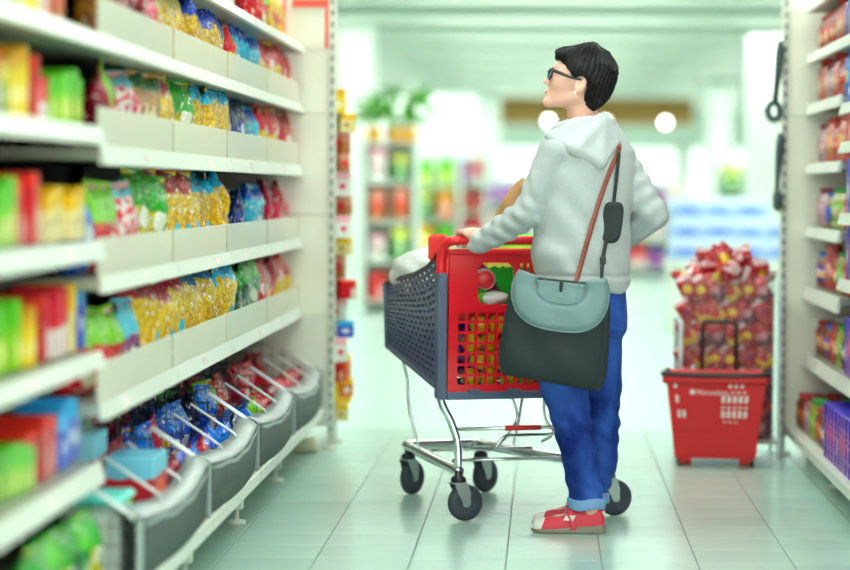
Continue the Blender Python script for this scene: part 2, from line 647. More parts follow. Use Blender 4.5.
def make_bay(side, i, y0, y1, levels, riser, base_front, near=False):
    front, back = (LX, LB) if side < 0 else (RX, RB)
    s = 1 if side < 0 else -1
    what = 'left' if side < 0 else 'right'
    t = thing('shelving_bay', f'white metal shop shelving bay, {BAYN[i]} from the end panel on the {what}', 'shelf unit', (0, 0, 0),
              group=f'{what} run of shelving bays')
    bx = sorted((back, back - s * .03))
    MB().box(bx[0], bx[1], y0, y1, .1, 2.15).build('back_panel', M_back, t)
    for yy in (y0, y1):
        u = MB().box(*sorted((back, back + s * .03)), yy - .018, yy + .018, .0, 2.15, 0, bev=.002)
        u.build('upright', M_white, t)
    for k, (zt, zb) in enumerate(levels):
        rs = riser if k else 0
        if callable(riser):
            rs = riser(k)
        shelf_board(t, s, y0, y1, zt, zb, front, back, rs, tickets=1, rmat=M_clear2 if near else None)
    # base deck with kick rail and adjustable feet
    dz = .187 if side < 0 else .135
    d = MB()
    a, b = sorted((back, base_front))
    d.box(a, b, y0 + .003, y1 - .003, dz - .03, dz)
    dk = d.build('base_deck', M_white, t)
    r = MB()
    a, b = sorted((base_front, base_front + s * .012))
    r.box(a, b, y0 + .003, y1 - .003, dz - .042, dz + .004, 0, bev=.004)
    r.build('deck_rail', M_rail, dk)
    for yy in (y0 + .03,):
        lg = put('leg', leg_me if side < 0 else legr_me, t, (base_front - s * .075, yy, 0))
        put('foot_stem', stem_me, lg, (0, 0, 0))
        put('foot', foot_me, lg, (0, 0, 0))
    return t


left_bays = []
for i in range(6):
    y1, y0 = LY[i], LY[i + 1]
    near = i >= 4
    left_bays.append(make_bay(-1, i, y0, y1, LEFT_NEAR if near else LEFT_FAR,
                              (lambda k: 0.13 if k == 5 else (0.06 if k == 3 else 0.0)) if near else (lambda k: 0.0 if k == 0 else 0.095), -0.985 if not near else -1.06, near))
right_bays = []
RY = [YEND, YEND - BW, YEND - 2 * BW, YEND - 3 * BW]
for i in range(3):
    right_bays.append(make_bay(1, i, RY[i + 1], RY[i], RIGHT_FAR if i == 0 else RIGHT_NEAR, lambda k: 0.0, 1.075))


# end panels that close both runs (backs of the gondola heads)
def end_panel(side):
    what = 'left' if side < 0 else 'right'
    t = thing('end_panel', f'cream metal end panel with slotted upright closing the {what} shelves', 'panel', (0, 0, 0))
    xo = -.945 if side < 0 else 1.052
    xi = LB - .03 if side < 0 else RB + .03
    zs = [.10, .147, .597, 1.045, 1.497, 1.95, 2.3]
    a, b = sorted((xi, xo - (-side) * .02))
    for z0, z1 in zip(zs[:-1], zs[1:]):
        MB().box(a, b, 11.775, 11.805, z0 + .0012, z1 - .0012, 0, bev=.002).build('panel', M_panel, t)
    up_ = slot_strip(t, xo - (-side) * .004, 11.785, 0.03, 2.3, 'y')
    MB().lathe([(.034, 0), (.03, .012), (.012, .02), (.012, .05)], 14, (xo + side * .01, 11.785, 0)).build('foot', M_white, t, True)
    MB().lathe([(.034, 0), (.03, .012), (.012, .02), (.012, .11)], 14, (xo + side * .13, 11.785, 0)).build('foot', M_white, t, True)
    return t


end_panel(-1)
end_panel(1)

# wire baskets along the foot of the left run
M_bask = mat('smoky_clear_panel', (86, 97, 92), 0.55, alpha=0.85, var=0.5, scale=24, spec=.25)
M_flap = mat('grey_plastic_flap', (160, 170, 168), 0.35, var=0.12, scale=12)


def wire_basket(i, y0, y1):
    t = thing('wire_basket', f'dark wire basket with smoky front, {BAYN[i]} from the end panel under the left shelves', 'basket', (0, 0, 0),
              group='wire baskets under the left shelves')
    ya, yb = y0 + .012, y1 - .012
    zb = .19
    xf, xk = -.992, -1.55
    zback = .515
    N = 14

    def bowx(t_):
        return .022 * math.sin(math.pi * t_)
    # front: bowed smoky panel and a curled lighter flap on top
    f = MB()
    vs, fs = [], []
    for j in range(N + 1):
        tt = j / N
        yy = ya + (yb - ya) * tt
        for z in (zb, .35 - .028 * math.sin(math.pi * tt)):
            vs.append((xf - .004 + bowx(tt) + (z - zb) * .08, yy, z))
    fs = [(2 * j, 2 * j + 2, 2 * j + 3, 2 * j + 1) for j in range(N)]
    f.add(vs, fs)
    f.build('front_panel', M_bask, t, True, solid=.004)
    f = MB()
    vs, fs = [], []
    pr = [(0.008, 0.0), (0.008, .012), (-.006, .026), (-.03, .036), (-.06, .04)]
    for j in range(N + 1):
        tt = j / N
        yy = ya + (yb - ya) * tt
        for dx, dz in pr:
            vs.append((xf + bowx(tt) + dx, yy, .333 - .03 * math.sin(math.pi * tt) + dz + .004 * math.sin(tt * 23 + i)))
    n = len(pr)
    fs = [(j * n + k, (j + 1) * n + k, (j + 1) * n + k + 1, j * n + k + 1) for j in range(N) for k in range(n - 1)]
    f.add(vs, fs)
    f.build('front_flap', M_flap, t, True, solid=.003)
    for yy in (ya, yb):
        MB().box(xf - .006, xf + .012, yy - .006, yy + .006, zb, .345, 0, bev=.003).build('end_clip', M_steel, t)
    # wire mesh of back, floor and both ends
    g = MB()
    yy = ya
    while yy <= yb + 1e-4:
        g.tube([(xf - .01, yy, zb), (xk, yy, zb), (xk, yy, zback)], .0016, 4, cap=False)
        yy += (yb - ya) / 26
    for z in np.linspace(zb, zback, 7):
        g.tube([(xk, ya, z), (xk, yb, z)], .0016, 4, cap=False)
    for yy in (ya, yb, (ya + yb) / 2):
        for z in np.linspace(zb, zback, 8):
            fr = (z - zb) / (zback - zb)
            xe = xf - .02 - max(0, (z - .33)) * 1.5
            g.tube([(xk, yy, z), (xe, yy, z)], .0016, 4, cap=False)
        for x in np.linspace(xk, xf - .02, 12):
            zt = min(zback, .33 + (xf - .02 - x) / 1.5)
            g.tube([(x, yy, zb), (x, yy, zt)], .0016, 4, cap=False)
    o = g.build('wire_mesh', M_wire, t)
    o['kind'] = 'stuff'
    # white sloping divider wires
    for q, yy in enumerate((ya, ya + .02, ya + (yb - ya) * .36, ya + (yb - ya) * .66, yb - .004)):
        d = MB().tube([(xf - .012, yy, .345), (xf - .02, yy, .358), (xf - .165, yy, .455), (xf - .172, yy, .44)], .0042, 6)
        d.build('divider', M_divider, t, True)
    return t


for i in range(4):
    wire_basket(i, LY[i + 1], LY[i])
# ------------------------------------------------------------------ packaged goods
def bag_mesh(name, m, W, D, H, seed, slump=0.0, seal=True):
    """pillow bag standing on its gusset, width along y, front towards +x; crimped seal on top"""
    rnd = random.Random(seed)
    rows, n = 11, 16
    vs, fs = [], []
    ph = [rnd.uniform(0, 6.28) for _ in range(6)]
    for i in range(rows):
        v = i / (rows - 1)
        body = min(1.0, .7 + v * 2.2) * (1 - max(0, (v - .6) / .4) ** 2.0 * .92)
        hw = W / 2 * (1 - .03 * math.sin(math.pi * v)) * (1 - max(0, (v - .8) / .2) ** 2 * .05)
        for k in range(n):
            a = 2 * math.pi * k / n
            ca, sa = math.cos(a), math.sin(a)
            ex = .75
            x = math.copysign(abs(ca) ** ex, ca) * D / 2 * body
            y = math.copysign(abs(sa) ** ex, sa) * hw
            wr = 1 + .08 * math.sin(3 * a + ph[0] + 5 * v) + .07 * math.sin(5 * a + ph[1] - 8 * v) + rnd.uniform(-.08, .08)
            x *= wr
            y *= 1 + (wr - 1) * .5
            z = v * H * (1 + .05 * math.sin(ph[2] + 2.5 * sa) * v)
            if i == rows - 1:
                z += rnd.uniform(-.004, .004)
            x += slump * v * v * H
            vs.append((x, y, z))
    for i in range(rows - 1):
        for k in range(n):
            k2 = (k + 1) % n
            fs.append((i * n + k, i * n + k2, (i + 1) * n + k2, (i + 1) * n + k))
    fs.append(tuple(range(n))[::-1])
    fs.append(tuple((rows - 1) * n + k for k in range(n)))
    mb = MB().add(vs, fs)
    me = mb.mesh(name, m, True)
    return me


def seal_mesh(m, W, H, D, slump):
    mb = MB()
    n = 12
    vs, fs = [], []
    for i in range(n + 1):
        y = -W / 2 * .97 + W * .97 * i / n
        zx = .004 * (1 if i % 2 else -1)
        for z in (H - .004, H + .016):
            vs.append((slump * H + zx, y, z))
    fs = [(2 * i, 2 * i + 2, 2 * i + 3, 2 * i + 1) for i in range(n)]
    mb.add(vs, fs)
    return mb.mesh('top_seal', m)


def box_mesh(name, m, W, D, H):
    return MB().box(-D / 2, D / 2, -W / 2, W / 2, 0, H, 0, bev=.0025).mesh(name, m)


Y_ = (246, 214, 70)
PK = {
    # key: (name, description, category, material)
    'pastablue': ('pasta_bag', 'yellow pasta bag with blue printed top', 'pasta bag', pack_mat('pk_pastablue', Y_, (20, 70, 215), .7, (22, 60, 190), (.7, .25), (.12, .12), True, (205, 145, 15))),
    'pastacyan': ('pasta_bag', 'yellow pasta bag with light blue top', 'pasta bag', pack_mat('pk_pastacyan', Y_, (50, 185, 232), .76, (70, 200, 225), (.68, .3), (.16, .12), True, (208, 148, 12))),
    'pastared': ('pasta_bag', 'yellow pasta bag with dark red top', 'pasta bag', pack_mat('pk_pastared', (248, 218, 86), (178, 14, 50), .76, (80, 200, 225), (.7, .28), (.14, .14), True, (210, 152, 25))),
    'pastateal': ('pasta_bag', 'yellow pasta bag with teal blue top', 'pasta bag', pack_mat('pk_pastateal', (242, 212, 70), (14, 110, 175), .8, None, (.5, .4), (.2, .1), True, (204, 145, 18))),
    'pasta': ('pasta_bag', 'clear bag of yellow pasta', 'pasta bag', pack_mat('pk_pasta', (250, 222, 92), (240, 226, 150), .8, (226, 60, 50), (.5, .4), (.14, .12), True, (214, 156, 24))),
    'pastagreen': ('pasta_bag', 'yellow and green pasta bag', 'pasta bag', pack_mat('pk_pastagreen', (236, 214, 90), (60, 160, 60), .6, (240, 240, 225), (.5, .5), (.2, .12), True, (150, 150, 50))),
    'redyellow': ('snack_bag', 'red bag with yellow lower edge', 'food bag', pack_mat('pk_redyellow', (246, 208, 70), (218, 22, 40), .55, (246, 226, 226), (.6, .6), (.12, .1))),
    'red': ('snack_bag', 'glossy red bag', 'food bag', pack_mat('pk_red', (222, 24, 44), (196, 12, 36), .6, (248, 235, 230), (.5, .55), (.16, .1))),
    'pinkred': ('snack_bag', 'pinkish red bag', 'food bag', pack_mat('pk_pinkred', (214, 60, 90), (160, 24, 50), .6, (240, 200, 160), (.5, .3), (.25, .14))),
    'darkred': ('snack_bag', 'dark red bag', 'food bag', pack_mat('pk_darkred', (128, 14, 40), (160, 20, 50), .6, (220, 120, 140), (.4, .5), (.14, .1))),
    'redwhite': ('snack_bag', 'red and white bag with light blue top', 'food bag', pack_mat('pk_redwhite', (226, 40, 66), (130, 205, 222), .84, None, mottle=(244, 232, 232))),
    'greenred': ('snack_bag', 'red bag with lime green top', 'food bag', pack_mat('pk_greenred', (222, 44, 56), (130, 204, 50), .55, (240, 234, 210), (.5, .25), (.3, .14))),
    'cyan': ('snack_bag', 'turquoise bag', 'food bag', pack_mat('pk_cyan', (40, 190, 226), (30, 90, 200), .75, (236, 246, 250), (.55, .4), (.16, .1))),
    'navy': ('snack_bag', 'navy blue bag', 'food bag', pack_mat('pk_navy', (24, 56, 150), (18, 36, 96), .6, (210, 226, 244), (.5, .5), (.16, .08))),
    'blue': ('snack_bag', 'bright blue bag', 'food bag', pack_mat('pk_blue', (24, 84, 216), (50, 130, 236), .7, (240, 244, 250), (.5, .5), (.2, .1), mottle=(20, 60, 170))),
    'green': ('snack_bag', 'green bag', 'food bag', pack_mat('pk_green', (40, 140, 62), (90, 190, 60), .65, (236, 240, 220), (.5, .4), (.22, .1))),
    'darkgreen': ('snack_bag', 'dark green bag', 'food bag', pack_mat('pk_dgreen', (28, 84, 50), (60, 160, 70), .7, (220, 230, 220), (.6, .4), (.2, .1))),
    'brown': ('snack_bag', 'brown and tan bag', 'food bag', pack_mat('pk_brown', (190, 130, 66), (36, 110, 56), .78, (236, 220, 180), (.5, .45), (.2, .1), mottle=(150, 90, 40))),
    'purple': ('snack_bag', 'purple and light blue bag', 'food bag', pack_mat('pk_purple', (150, 60, 140), (110, 200, 226), .55, (240, 230, 240), (.5, .3), (.2, .1))),
    'pinkwhite': ('snack_bag', 'pink and white bag', 'food bag', pack_mat('pk_pinkwhite', (240, 200, 204), (226, 80, 110), .5, (250, 246, 240), (.5, .3), (.24, .12))),
    # cartons
    'b_lime': ('carton', 'lime green carton', 'carton', pack_mat('pk_blime', (150, 214, 40), (96, 196, 40), .6, (240, 234, 150), (.5, .3), (.28, .2), rough=.4)),
    'b_yellow': ('carton', 'yellow carton', 'carton', pack_mat('pk_byellow', (246, 214, 30), (232, 168, 20), .75, (250, 244, 200), (.5, .35), (.3, .15), rough=.4)),
    'b_red': ('carton', 'red carton', 'carton', pack_mat('pk_bred', (220, 26, 36), (236, 60, 50), .8, (246, 214, 206), (.8, .3), (.15, .3), rough=.4)),
    'b_redwhite': ('carton', 'red and white carton', 'carton', pack_mat('pk_bredwhite', (240, 226, 222), (222, 40, 60), .45, (200, 30, 60), (.3, .2), (.14, .12), rough=.4)),
    'b_green': ('carton', 'green carton', 'carton', pack_mat('pk_bgreen', (40, 150, 54), (220, 224, 120), .66, (240, 240, 210), (.5, .4), (.2, .15), rough=.4)),
    'b_brown': ('carton', 'brown and red carton', 'carton', pack_mat('pk_bbrown', (190, 120, 84), (220, 150, 130), .6, (230, 60, 70), (.5, .5), (.25, .2), rough=.4)),
    'b_cream': ('carton', 'cream carton with brown print', 'carton', pack_mat('pk_bcream', (240, 224, 160), (236, 190, 70), .68, (150, 80, 40), (.4, .4), (.14, .12), rough=.4)),
    'b_blue': ('carton', 'blue carton', 'carton', pack_mat('pk_bblue', (40, 80, 210), (90, 180, 236), .7, (240, 244, 250), (.5, .4), (.25, .12), rough=.4)),
    'b_purple': ('carton', 'purple and blue carton', 'carton', pack_mat('pk_bpurple', (96, 52, 160), (60, 50, 180), .8, (226, 90, 140), (.5, .5), (.3, .16), mottle=(196, 150, 206), rough=.35)),
    'b_indigo': ('carton', 'indigo carton with pale print', 'carton', pack_mat('pk_bindigo', (44, 44, 140), (90, 70, 190), .7, (216, 200, 230), (.5, .4), (.3, .14), mottle=(150, 130, 200), rough=.35)),
    'b_bluered': ('carton', 'red carton with light blue top', 'carton', pack_mat('pk_bbluered', (196, 20, 44), (130, 196, 222), .78, (240, 90, 40), (.5, .62), (.3, .12), rough=.4)),
    'b_orange': ('carton', 'orange carton', 'carton', pack_mat('pk_borange', (240, 110, 30), (250, 180, 40), .7, (250, 240, 220), (.5, .4), (.25, .15), rough=.4)),
    'b_white': ('carton', 'white carton with pink print', 'carton', pack_mat('pk_bwhite', (238, 238, 230), (240, 180, 190), .7, (222, 80, 100), (.5, .4), (.2, .12), rough=.4)),
}
_cache = {}


def pack_meshes(key, W, D, H, var, slump=0.0):
    k = (key, round(W, 2), round(D, 2), round(H, 2), var, slump)
    if k not in _cache:
        nm, _, _, m = PK[key]
        if key.startswith('b_'):
            _cache[k] = (box_mesh(nm, m, W, D, H), None)
        else:
            _cache[k] = (bag_mesh(nm, m, W, D, H, hash(k[1:5]) & 255, slump), seal_mesh(m, W, H, D, slump))
    return _cache[k]


COUNT = {}
PEND = []      # (order value, row phrase, description, object)


def place(key, loc, rotz, W, D, H, row, order, tilt=(0, 0), var=None, slump=0.0, group=None):
    nm, desc, cat, m = PK[key]
    me, sm = pack_meshes(key, W, D, H, random.randint(0, 2) if var is None else var, slump)
    o = put(nm, me, None, loc, (tilt[0], tilt[1], rotz))
    tag(o, None, cat, group)
    if sm is not None:
        put('top_seal', sm, o)
    PEND.append((order, row, desc, o))
    return o


def finish_labels():
    rows = {}
    for it in PEND:
        rows.setdefault((it[1], it[2]), []).append(it)
    for (row, desc), its in rows.items():
        its.sort(key=lambda q: q[0])
        for n, it in enumerate(its):
            if len(its) == 1:
                it[3]['label'] = f'{desc} {row}'
            else:
                it[3]['label'] = f'{desc}, {ordinal(n + 1)} {row}'
            it[3]['group'] = it[3].get('group') or f'{desc}s {row}'


def fill_left(row, ztop, items, gap=.006, second=True):
    """items: (pixel from, pixel to, key, width, height[, depth]) along the left shelf front"""
    for it in items:
        x0, x1, key, W, H = it[:5]
        D = it[5] if len(it) > 5 else (.09 if not key.startswith('b_') else .12)
        Xf = LX - .03
        ya, yb = YL(x0, Xf), YL(x1, Xf)
        if key.startswith('b_'):
            W = W * .62
        n = max(1, round((yb - ya) / (W * (.98 if key.startswith('b_') else .88))))
        stp = (yb - ya) / n
        for q in range(n):
            yy = ya + (q + .5) * stp
            isb = key.startswith('b_')
            h = H * random.uniform(.95, 1.04)
            h = round(h / .02) * .02 if not isb else H * (.78, .86, .94, .9)[q % 4]
            place(key, (Xf - D / 2 - .012 - random.uniform(0, .03), yy, ztop), random.uniform(-.3, .3) if not isb else random.uniform(-.04, .04),
                  W, D, h, row, -yy, (random.uniform(-.07, .07) if not isb else 0, random.uniform(-.02, .16) if not isb else 0))


S = 'on the second shelf of the left run'
fill_left('from far end, top left shelf', 1.80, [(262, 274, 'greenred', .17, .2), (276, 290, 'pasta', .17, .2), (291, 300, 'redyellow', .17, .2)])
fill_left('from far end, second left shelf', 1.538, [
    (103, 124, 'brown', .19, .17), (125, 148, 'darkred', .19, .21), (149, 159, 'pinkwhite', .17, .2), (160, 188, 'pasta', .19, .22),
    (189, 231, 'pastablue', .19, .235), (232, 239, 'redyellow', .19, .21), (240, 263, 'cyan', .2, .225), (264, 284, 'redyellow', .2, .225), (285, 300, 'red', .2, .22)])
fill_left('from far end, third left shelf', 1.268, [
    (102, 113, 'darkred', .18, .19), (115, 132, 'greenred', .18, .215), (133, 150, 'redwhite', .18, .2), (151, 165, 'brown', .19, .22),
    (166, 186, 'pastared', .2, .22), (187, 200, 'pastagreen', .2, .215), (201, 236, 'pastacyan', .21, .235), (238, 252, 'navy', .21, .215), (253, 265, 'cyan', .2, .2), (266, 284, 'redyellow', .2, .215), (285, 299, 'red', .2, .21)])
fill_left('from far end, fourth left shelf', .945, [
    (96, 104, 'blue', .17, .2), (105, 124, 'greenred', .18, .22), (127, 150, 'redwhite', .2, .215), (151, 166, 'pastagreen', .2, .25), (167, 196, 'pastared', .24, .26),
    (198, 240, 'pastacyan', .34, .27, .15), (241, 254, 'navy', .2, .2), (255, 271, 'cyan', .22, .22), (272, 284, 'pinkred', .2, .24), (285, 296, 'pinkwhite', .2, .2)])
fill_left('from far end, fifth left shelf', .636, [
    (96, 127, 'greenred', .2, .21), (128, 152, 'purple', .2, .2), (153, 194, 'pastared', .27, .25, .13), (195, 221, 'pastateal', .24, .25, .12), (222, 236, 'pastacyan', .24, .25, .12),
    (237, 252, 'darkgreen', .22, .24), (253, 264, 'green', .22, .25), (265, 272, 'red', .2, .22), (273, 282, 'pinkred', .2, .24), (283, 300, 'redyellow', .22, .23)])

# near bay: cartons
fill_left('on the second shelf of the nearest left bay', 1.538, [
    (-100, 2, 'b_brown', .1, .15), (2, 13, 'b_green', .1, .15), (14, 22, 'b_cream', .1, .15), (23, 33, 'b_lime', .1, .16), (34, 44, 'b_yellow', .1, .16), (45, 51, 'b_redwhite', .08, .17),
    (52, 60, 'b_red', .09, .17), (61, 75, 'b_brown', .1, .17)])
fill_left('on the third shelf of the nearest left bay', 1.312, [
    (-100, 5, 'b_red', .1, .15), (6, 16, 'b_green', .1, .13), (17, 27, 'b_yellow', .1, .16), (28, 37, 'b_yellow', .09, .19), (38, 46, 'b_red', .1, .17), (47, 56, 'b_redwhite', .1, .12),
    (57, 72, 'b_lime', .11, .13), (73, 96, 'b_lime', .11, .15)])
fill_left('on the fourth shelf of the nearest left bay', 1.035, [
    (-100, 1, 'b_cream', .1, .15), (1, 22, 'b_lime', .12, .16), (23, 43, 'b_red', .13, .17), (44, 52, 'b_redwhite', .1, .17), (54, 93, 'b_cream', .13, .14)])
fill_left('on the fifth shelf of the nearest left bay', .765, [
    (-100, -2, 'b_red', .1, .16), (-2, 14, 'b_lime', .1, .17), (15, 30, 'b_lime', .11, .18), (31, 46, 'b_yellow', .1, .14), (47, 55, 'b_red', .09, .18), (56, 66, 'b_redwhite', .1, .18),
    (67, 76, 'b_redwhite', .1, .19), (77, 86, 'b_cream', .1, .19), (87, 96, 'b_blue', .1, .2)])
fill_left('on the sixth shelf of the nearest left bay', .494, [
    (-100, 3, 'b_yellow', .1, .13), (4, 40, 'b_lime', .12, .12), (41, 66, 'b_red', .12, .15), (67, 92, 'b_blue', .12, .17)])

# second rank of taller red cartons behind, near bay
for zt, row, h in ((.765, 'in the rear rank of the fifth shelf, nearest left bay', .2), (1.035, 'in the rear rank of the fourth shelf, nearest left bay', .17)):
    for q in range(7):
        yy = 5.2 + q * .17
        place('b_red', (LX - .27, yy, zt), 0, .13, .1, h, row, -yy)

# tub with turquoise lid, green snack bags low down on the near bay
M_turq = mat('turquoise_plastic', (96, 214, 200), 0.35)
M_tub = mat('milky_tub', (214, 224, 214), 0.3, alpha=.85)
t = thing('storage_tub', 'clear tub with turquoise lid at the near end of the wire baskets', 'tub', (-1.12, 6.60, .194))
MB().box(-.075, .075, -.11, .11, 0, .18, 0, bev=.02).build('tub_body', M_tub, t)
MB().box(-.082, .082, -.118, .118, .18, .203, 0, bev=.01).build('lid', M_turq, t)
for q in range(6):
    yy = 5.72 + q * .125
    place(('pastagreen', 'green', 'pastagreen', 'darkgreen', 'green', 'pastagreen')[q], (-1.13, yy, .19), random.uniform(-.2, .2), .14, .1, .18, 'at the bottom of the nearest left bay', -yy, (0, .1))

# goods lying in the wire baskets
BK = [
    [('pinkred', .5), ('red', .7), ('redyellow', .3), ('pinkwhite', .6), ('red', .5)],
    [('pinkred', .4), ('red', .6), ('greenred', .2), ('blue', .5), ('blue', .7), ('navy', .6)],
    [('blue', .6), ('blue', .4), ('pastablue', .3), ('red', .5), ('blue', .5), ('pastablue', .5)],
    [('greenred', 0), ('green', .4), ('b_none', .5), ('green', .6), ('darkred', .5), ('darkred', .5)],
]
for i, keys in enumerate(BK):
    ya, yb = LY[i + 1] + .06, LY[i] - .06
    for layer in range(2):
        n = 6
        for q in range(n):
            key = (keys[q % len(keys)] if i != 3 else keys[min(q, 5)])[0]
            yy = yb - (q + .5) * (yb - ya) / n
            if i == 3:
                yy = ya + (q + .5) * (yb - ya) / n
            if key == 'b_none' or (i == 3 and q == 0):
                continue
            if key.startswith('b_'):
                place(key, (-1.12 - .13 * layer, yy, .194), 0, .15, .13, .22 + .06 * layer, f'in the {BAYN[i]} wire basket', -yy)
            else:
                place(key, (-1.12 - .17 * layer, yy, .197), random.uniform(-.3, .3), .19, .12, .17 + .06 * layer, f'in the {BAYN[i]} wire basket', -yy - layer * .001,
                      (random.uniform(-.12, .12), random.uniform(.05, .25)))
    # tall bottles/packs standing behind in the basket
    for q in range(7):
        yy = ya + (q + .5) * (yb - ya) / 7
        place(('darkred', 'navy', 'darkgreen', 'darkred')[(i + q // 3) % 4], (-1.45, yy, .195), 0, .16, .1, .26, f'at the back of the {BAYN[i]} wire basket', -yy)
# box with light-blue top standing at the near end of the last basket
place('b_bluered', (-1.10, 7.12, .194), 0, .26, .13, .25, 'leaning at the front of the fourth wire basket', 0)
place('b_bluered', (-1.24, 7.02, .194), 0, .2, .12, .32, 'standing tall at the rear of the fourth wire basket', 0)

# folded white paper sheet lying on the fourth shelf edge
# ------------------------------------------------------------------ jars, bottles and cartons on the right shelves
def jar_meshes(key, R, H, cont, lid, lab):
    if key in _cache:
        return _cache[key]
    mc = mat('jar_' + key, cont, .12, var=.25, scale=30, coat=.7)
    ml = mat('lid_' + key, lid, .3)
    mb_ = pack_mat('lab_' + key, lab, None, patch=(235, 190, 160), patch_at=(.9, .5), patch_r=(.25, .3))
    b = MB().lathe([(R * .9, 0), (R, .008), (R, H * .72), (R * .72, H * .84), (R * .7, H * .9)], 14).mesh('jar_body', mc, True)
    l = MB().lathe([(R * .76, H * .88), (R * .78, H * .89), (R * .78, H * .985), (R * .7, H)], 14).mesh('lid', ml, False)
    w_ = MB().lathe([(R * 1.012, H * .18), (R * 1.012, H * .6)], 14).mesh('paper_label', mb_, True)
    _cache[key] = (b, l, w_)
    return _cache[key]


JK = {
    'tomato': ('red sauce jar with red lid', .042, .16, (176, 30, 20), (190, 26, 34), (214, 60, 40)),
    'brownjar': ('brown sauce jar with red lid', .045, .15, (120, 46, 22), (176, 24, 34), (206, 120, 70)),
    'olive': ('green olive jar with green lid', .045, .17, (150, 160, 50), (40, 150, 60), (120, 190, 70)),
    'cola': ('small red bottle with white label', .036, .19, (190, 24, 30), (214, 40, 44), (236, 150, 140)),
    'ketch': ('orange red sauce bottle', .04, .19, (214, 70, 30), (200, 30, 30), (240, 160, 60)),
    'bluejar': ('blue labelled jar with blue lid', .045, .15, (120, 50, 30), (40, 110, 210), (60, 70, 200)),
    'paletin': ('pale jar with dark red lid', .05, .17, (170, 120, 120), (140, 26, 50), (206, 160, 180)),
    'bluebot': ('bright blue bottle', .05, .2, (30, 110, 226), (40, 130, 236), (60, 150, 240)),
}


def place_jar(key, x, y, z, row):
    desc, R, H, cont, lid, lab = JK[key]
    b, l, w_ = jar_meshes(key, R, H, cont, lid, lab)
    o = put('glass_jar', b, None, (x, y, z), (0, 0, random.uniform(0, 6.28)))
    tag(o, None, 'jar')
    put('lid', l, o)
    put('paper_label', w_, o)
    PEND.append((-y - (x - 1.2) * .001, row, desc, o))


RROWS = [
    (1.768, 'b_redwhite', ['tomato', 'tomato', 'cola', 'bluebot']),
    (1.548, None, ['cola', 'paletin', 'cola', 'tomato', 'bluebot']),
    (1.288, None, ['paletin', 'ketch', 'tomato', 'ketch', 'cola']),
    (1.013, None, ['paletin', 'bluejar', 'olive', 'olive', 'tomato']),
    (.752, None, ['bluejar', 'cola', 'tomato', 'olive', 'tomato']),
    (.455, None, ['brownjar', 'bluejar', 'tomato', 'olive', 'bluejar']),
    (.135, None, ['brownjar', 'paletin', 'olive', 'brownjar', 'bluejar']),
]
LVN = ['top', 'second', 'third', 'fourth', 'fifth', 'sixth', 'bottom']
for li, (z, bx, keys) in enumerate(RROWS):
    row = f'on the {LVN[li]} right shelf'
    front = (RX if li < 6 else 1.075) + .035
    n = 11
    for rank in range(2):
        for q in range(n):
            y = 11.66 - q * .113
            key = keys[min(len(keys) - 1, int(q / n * len(keys)))]
            if rank == 1 and li in (2, 3):
                key = 'tomato' if li == 2 else 'brownjar'
            R = JK[key][1]
            place_jar(key, front + R + rank * .12, y, z, row if rank == 0 else f'at the rear of the {LVN[li]} right shelf')
# tall boxed packs at the far end of the top right shelf
for q in range(2):
    place('b_redwhite', (RX + .33, 11.62 - q * .17, 1.768), math.pi, .16, .09, .2, 'behind the jars of the top right shelf', q)
# cartons in the nearer right bay
RN = [1.768, 1.51, 1.36, 1.085, .83, .455, .135]
for li, z in enumerate(RN):
    front = (RX if li < 6 else 1.075) + .02
    y0 = 10.36
    hh = (.16, .12, .12, .21, .2, .22, .21)[li]
    key = ('b_bluered', 'b_blue', 'b_red', 'b_indigo', 'b_purple', 'b_purple', 'b_purple')[li]
    for q in range(9):
        y = y0 - q * .115
        kk = key if (q % 4) else ('b_indigo' if key == 'b_purple' else key)
        place(kk, (front + .06, y, z), math.pi + random.uniform(-.05, .05), .1, .12, hh, f'on the {LVN[li]} shelf, second right bay', -y)

    # the run goes on towards the viewer with wider cartons
    for q in range(7):
        y = 9.24 - q * .212
        kk = (key, 'b_orange', 'b_green', key, 'b_white', 'b_red', key)[q]
        place(kk, (front + .08, y, z), math.pi, .195, .15, hh, f'on the {LVN[li]} right shelf, nearer bays', -y)
for zt, lv in ((1.538, 'second'), (1.312, 'third'), (1.035, 'fourth'), (.765, 'fifth'), (.494, 'sixth')):
    for q in range(3):
        y = 4.42 - q * .21
        place(('b_yellow', 'b_green', 'b_red')[(q + int(zt * 10)) % 3], (LX - .12, y, zt), 0, .19, .14, .15, f'on the {lv} shelf of the end left bay', -y)
# ------------------------------------------------------------------ shopping cart
M_red = mat('red_plastic', (238, 24, 38), 0.32, var=0.04, coat=0.3)
M_red2 = mat('soft_red_plastic', (240, 60, 60), 0.4, var=0.04)
M_slate = mat('slate_blue_plastic', (78, 94, 130), 0.38, var=0.06)
M_slate2 = mat('slate_rail_plastic', (92, 104, 132), 0.4, var=0.05)
M_edge = mat('dark_edge_trim', (44, 40, 48), 0.4)
M_tyre = mat('grey_tyre', (52, 60, 70), 0.55, var=0.08)
M_hub = mat('grey_hub', (150, 158, 160), 0.4)
YAW = math.radians(22)
CX, CY = -0.05, 9.378
cart = thing('shopping_cart', 'slate grey and red plastic shopping cart with chrome frame', 'shopping cart', (CX, CY, 0), YAW)


def cw(u, v, z):
    """cart coordinates to the room"""
    return Vector((CX + u * math.cos(YAW) - v * math.sin(YAW), CY + u * math.sin(YAW) + v * math.cos(YAW), z))


LEN = .87


def half_w(v, z):
    return (.335 - .085 * v / LEN) - .02 * (1 - (z - .45) / .5)


def top_z(v):
    return float(np.interp(v, [0, .03, .1, .2, .4, .6, .87], [.955, .95, .925, .893, .862, .842, .81]))


def bot_z(v):
    return .45 + .115 * v / LEN


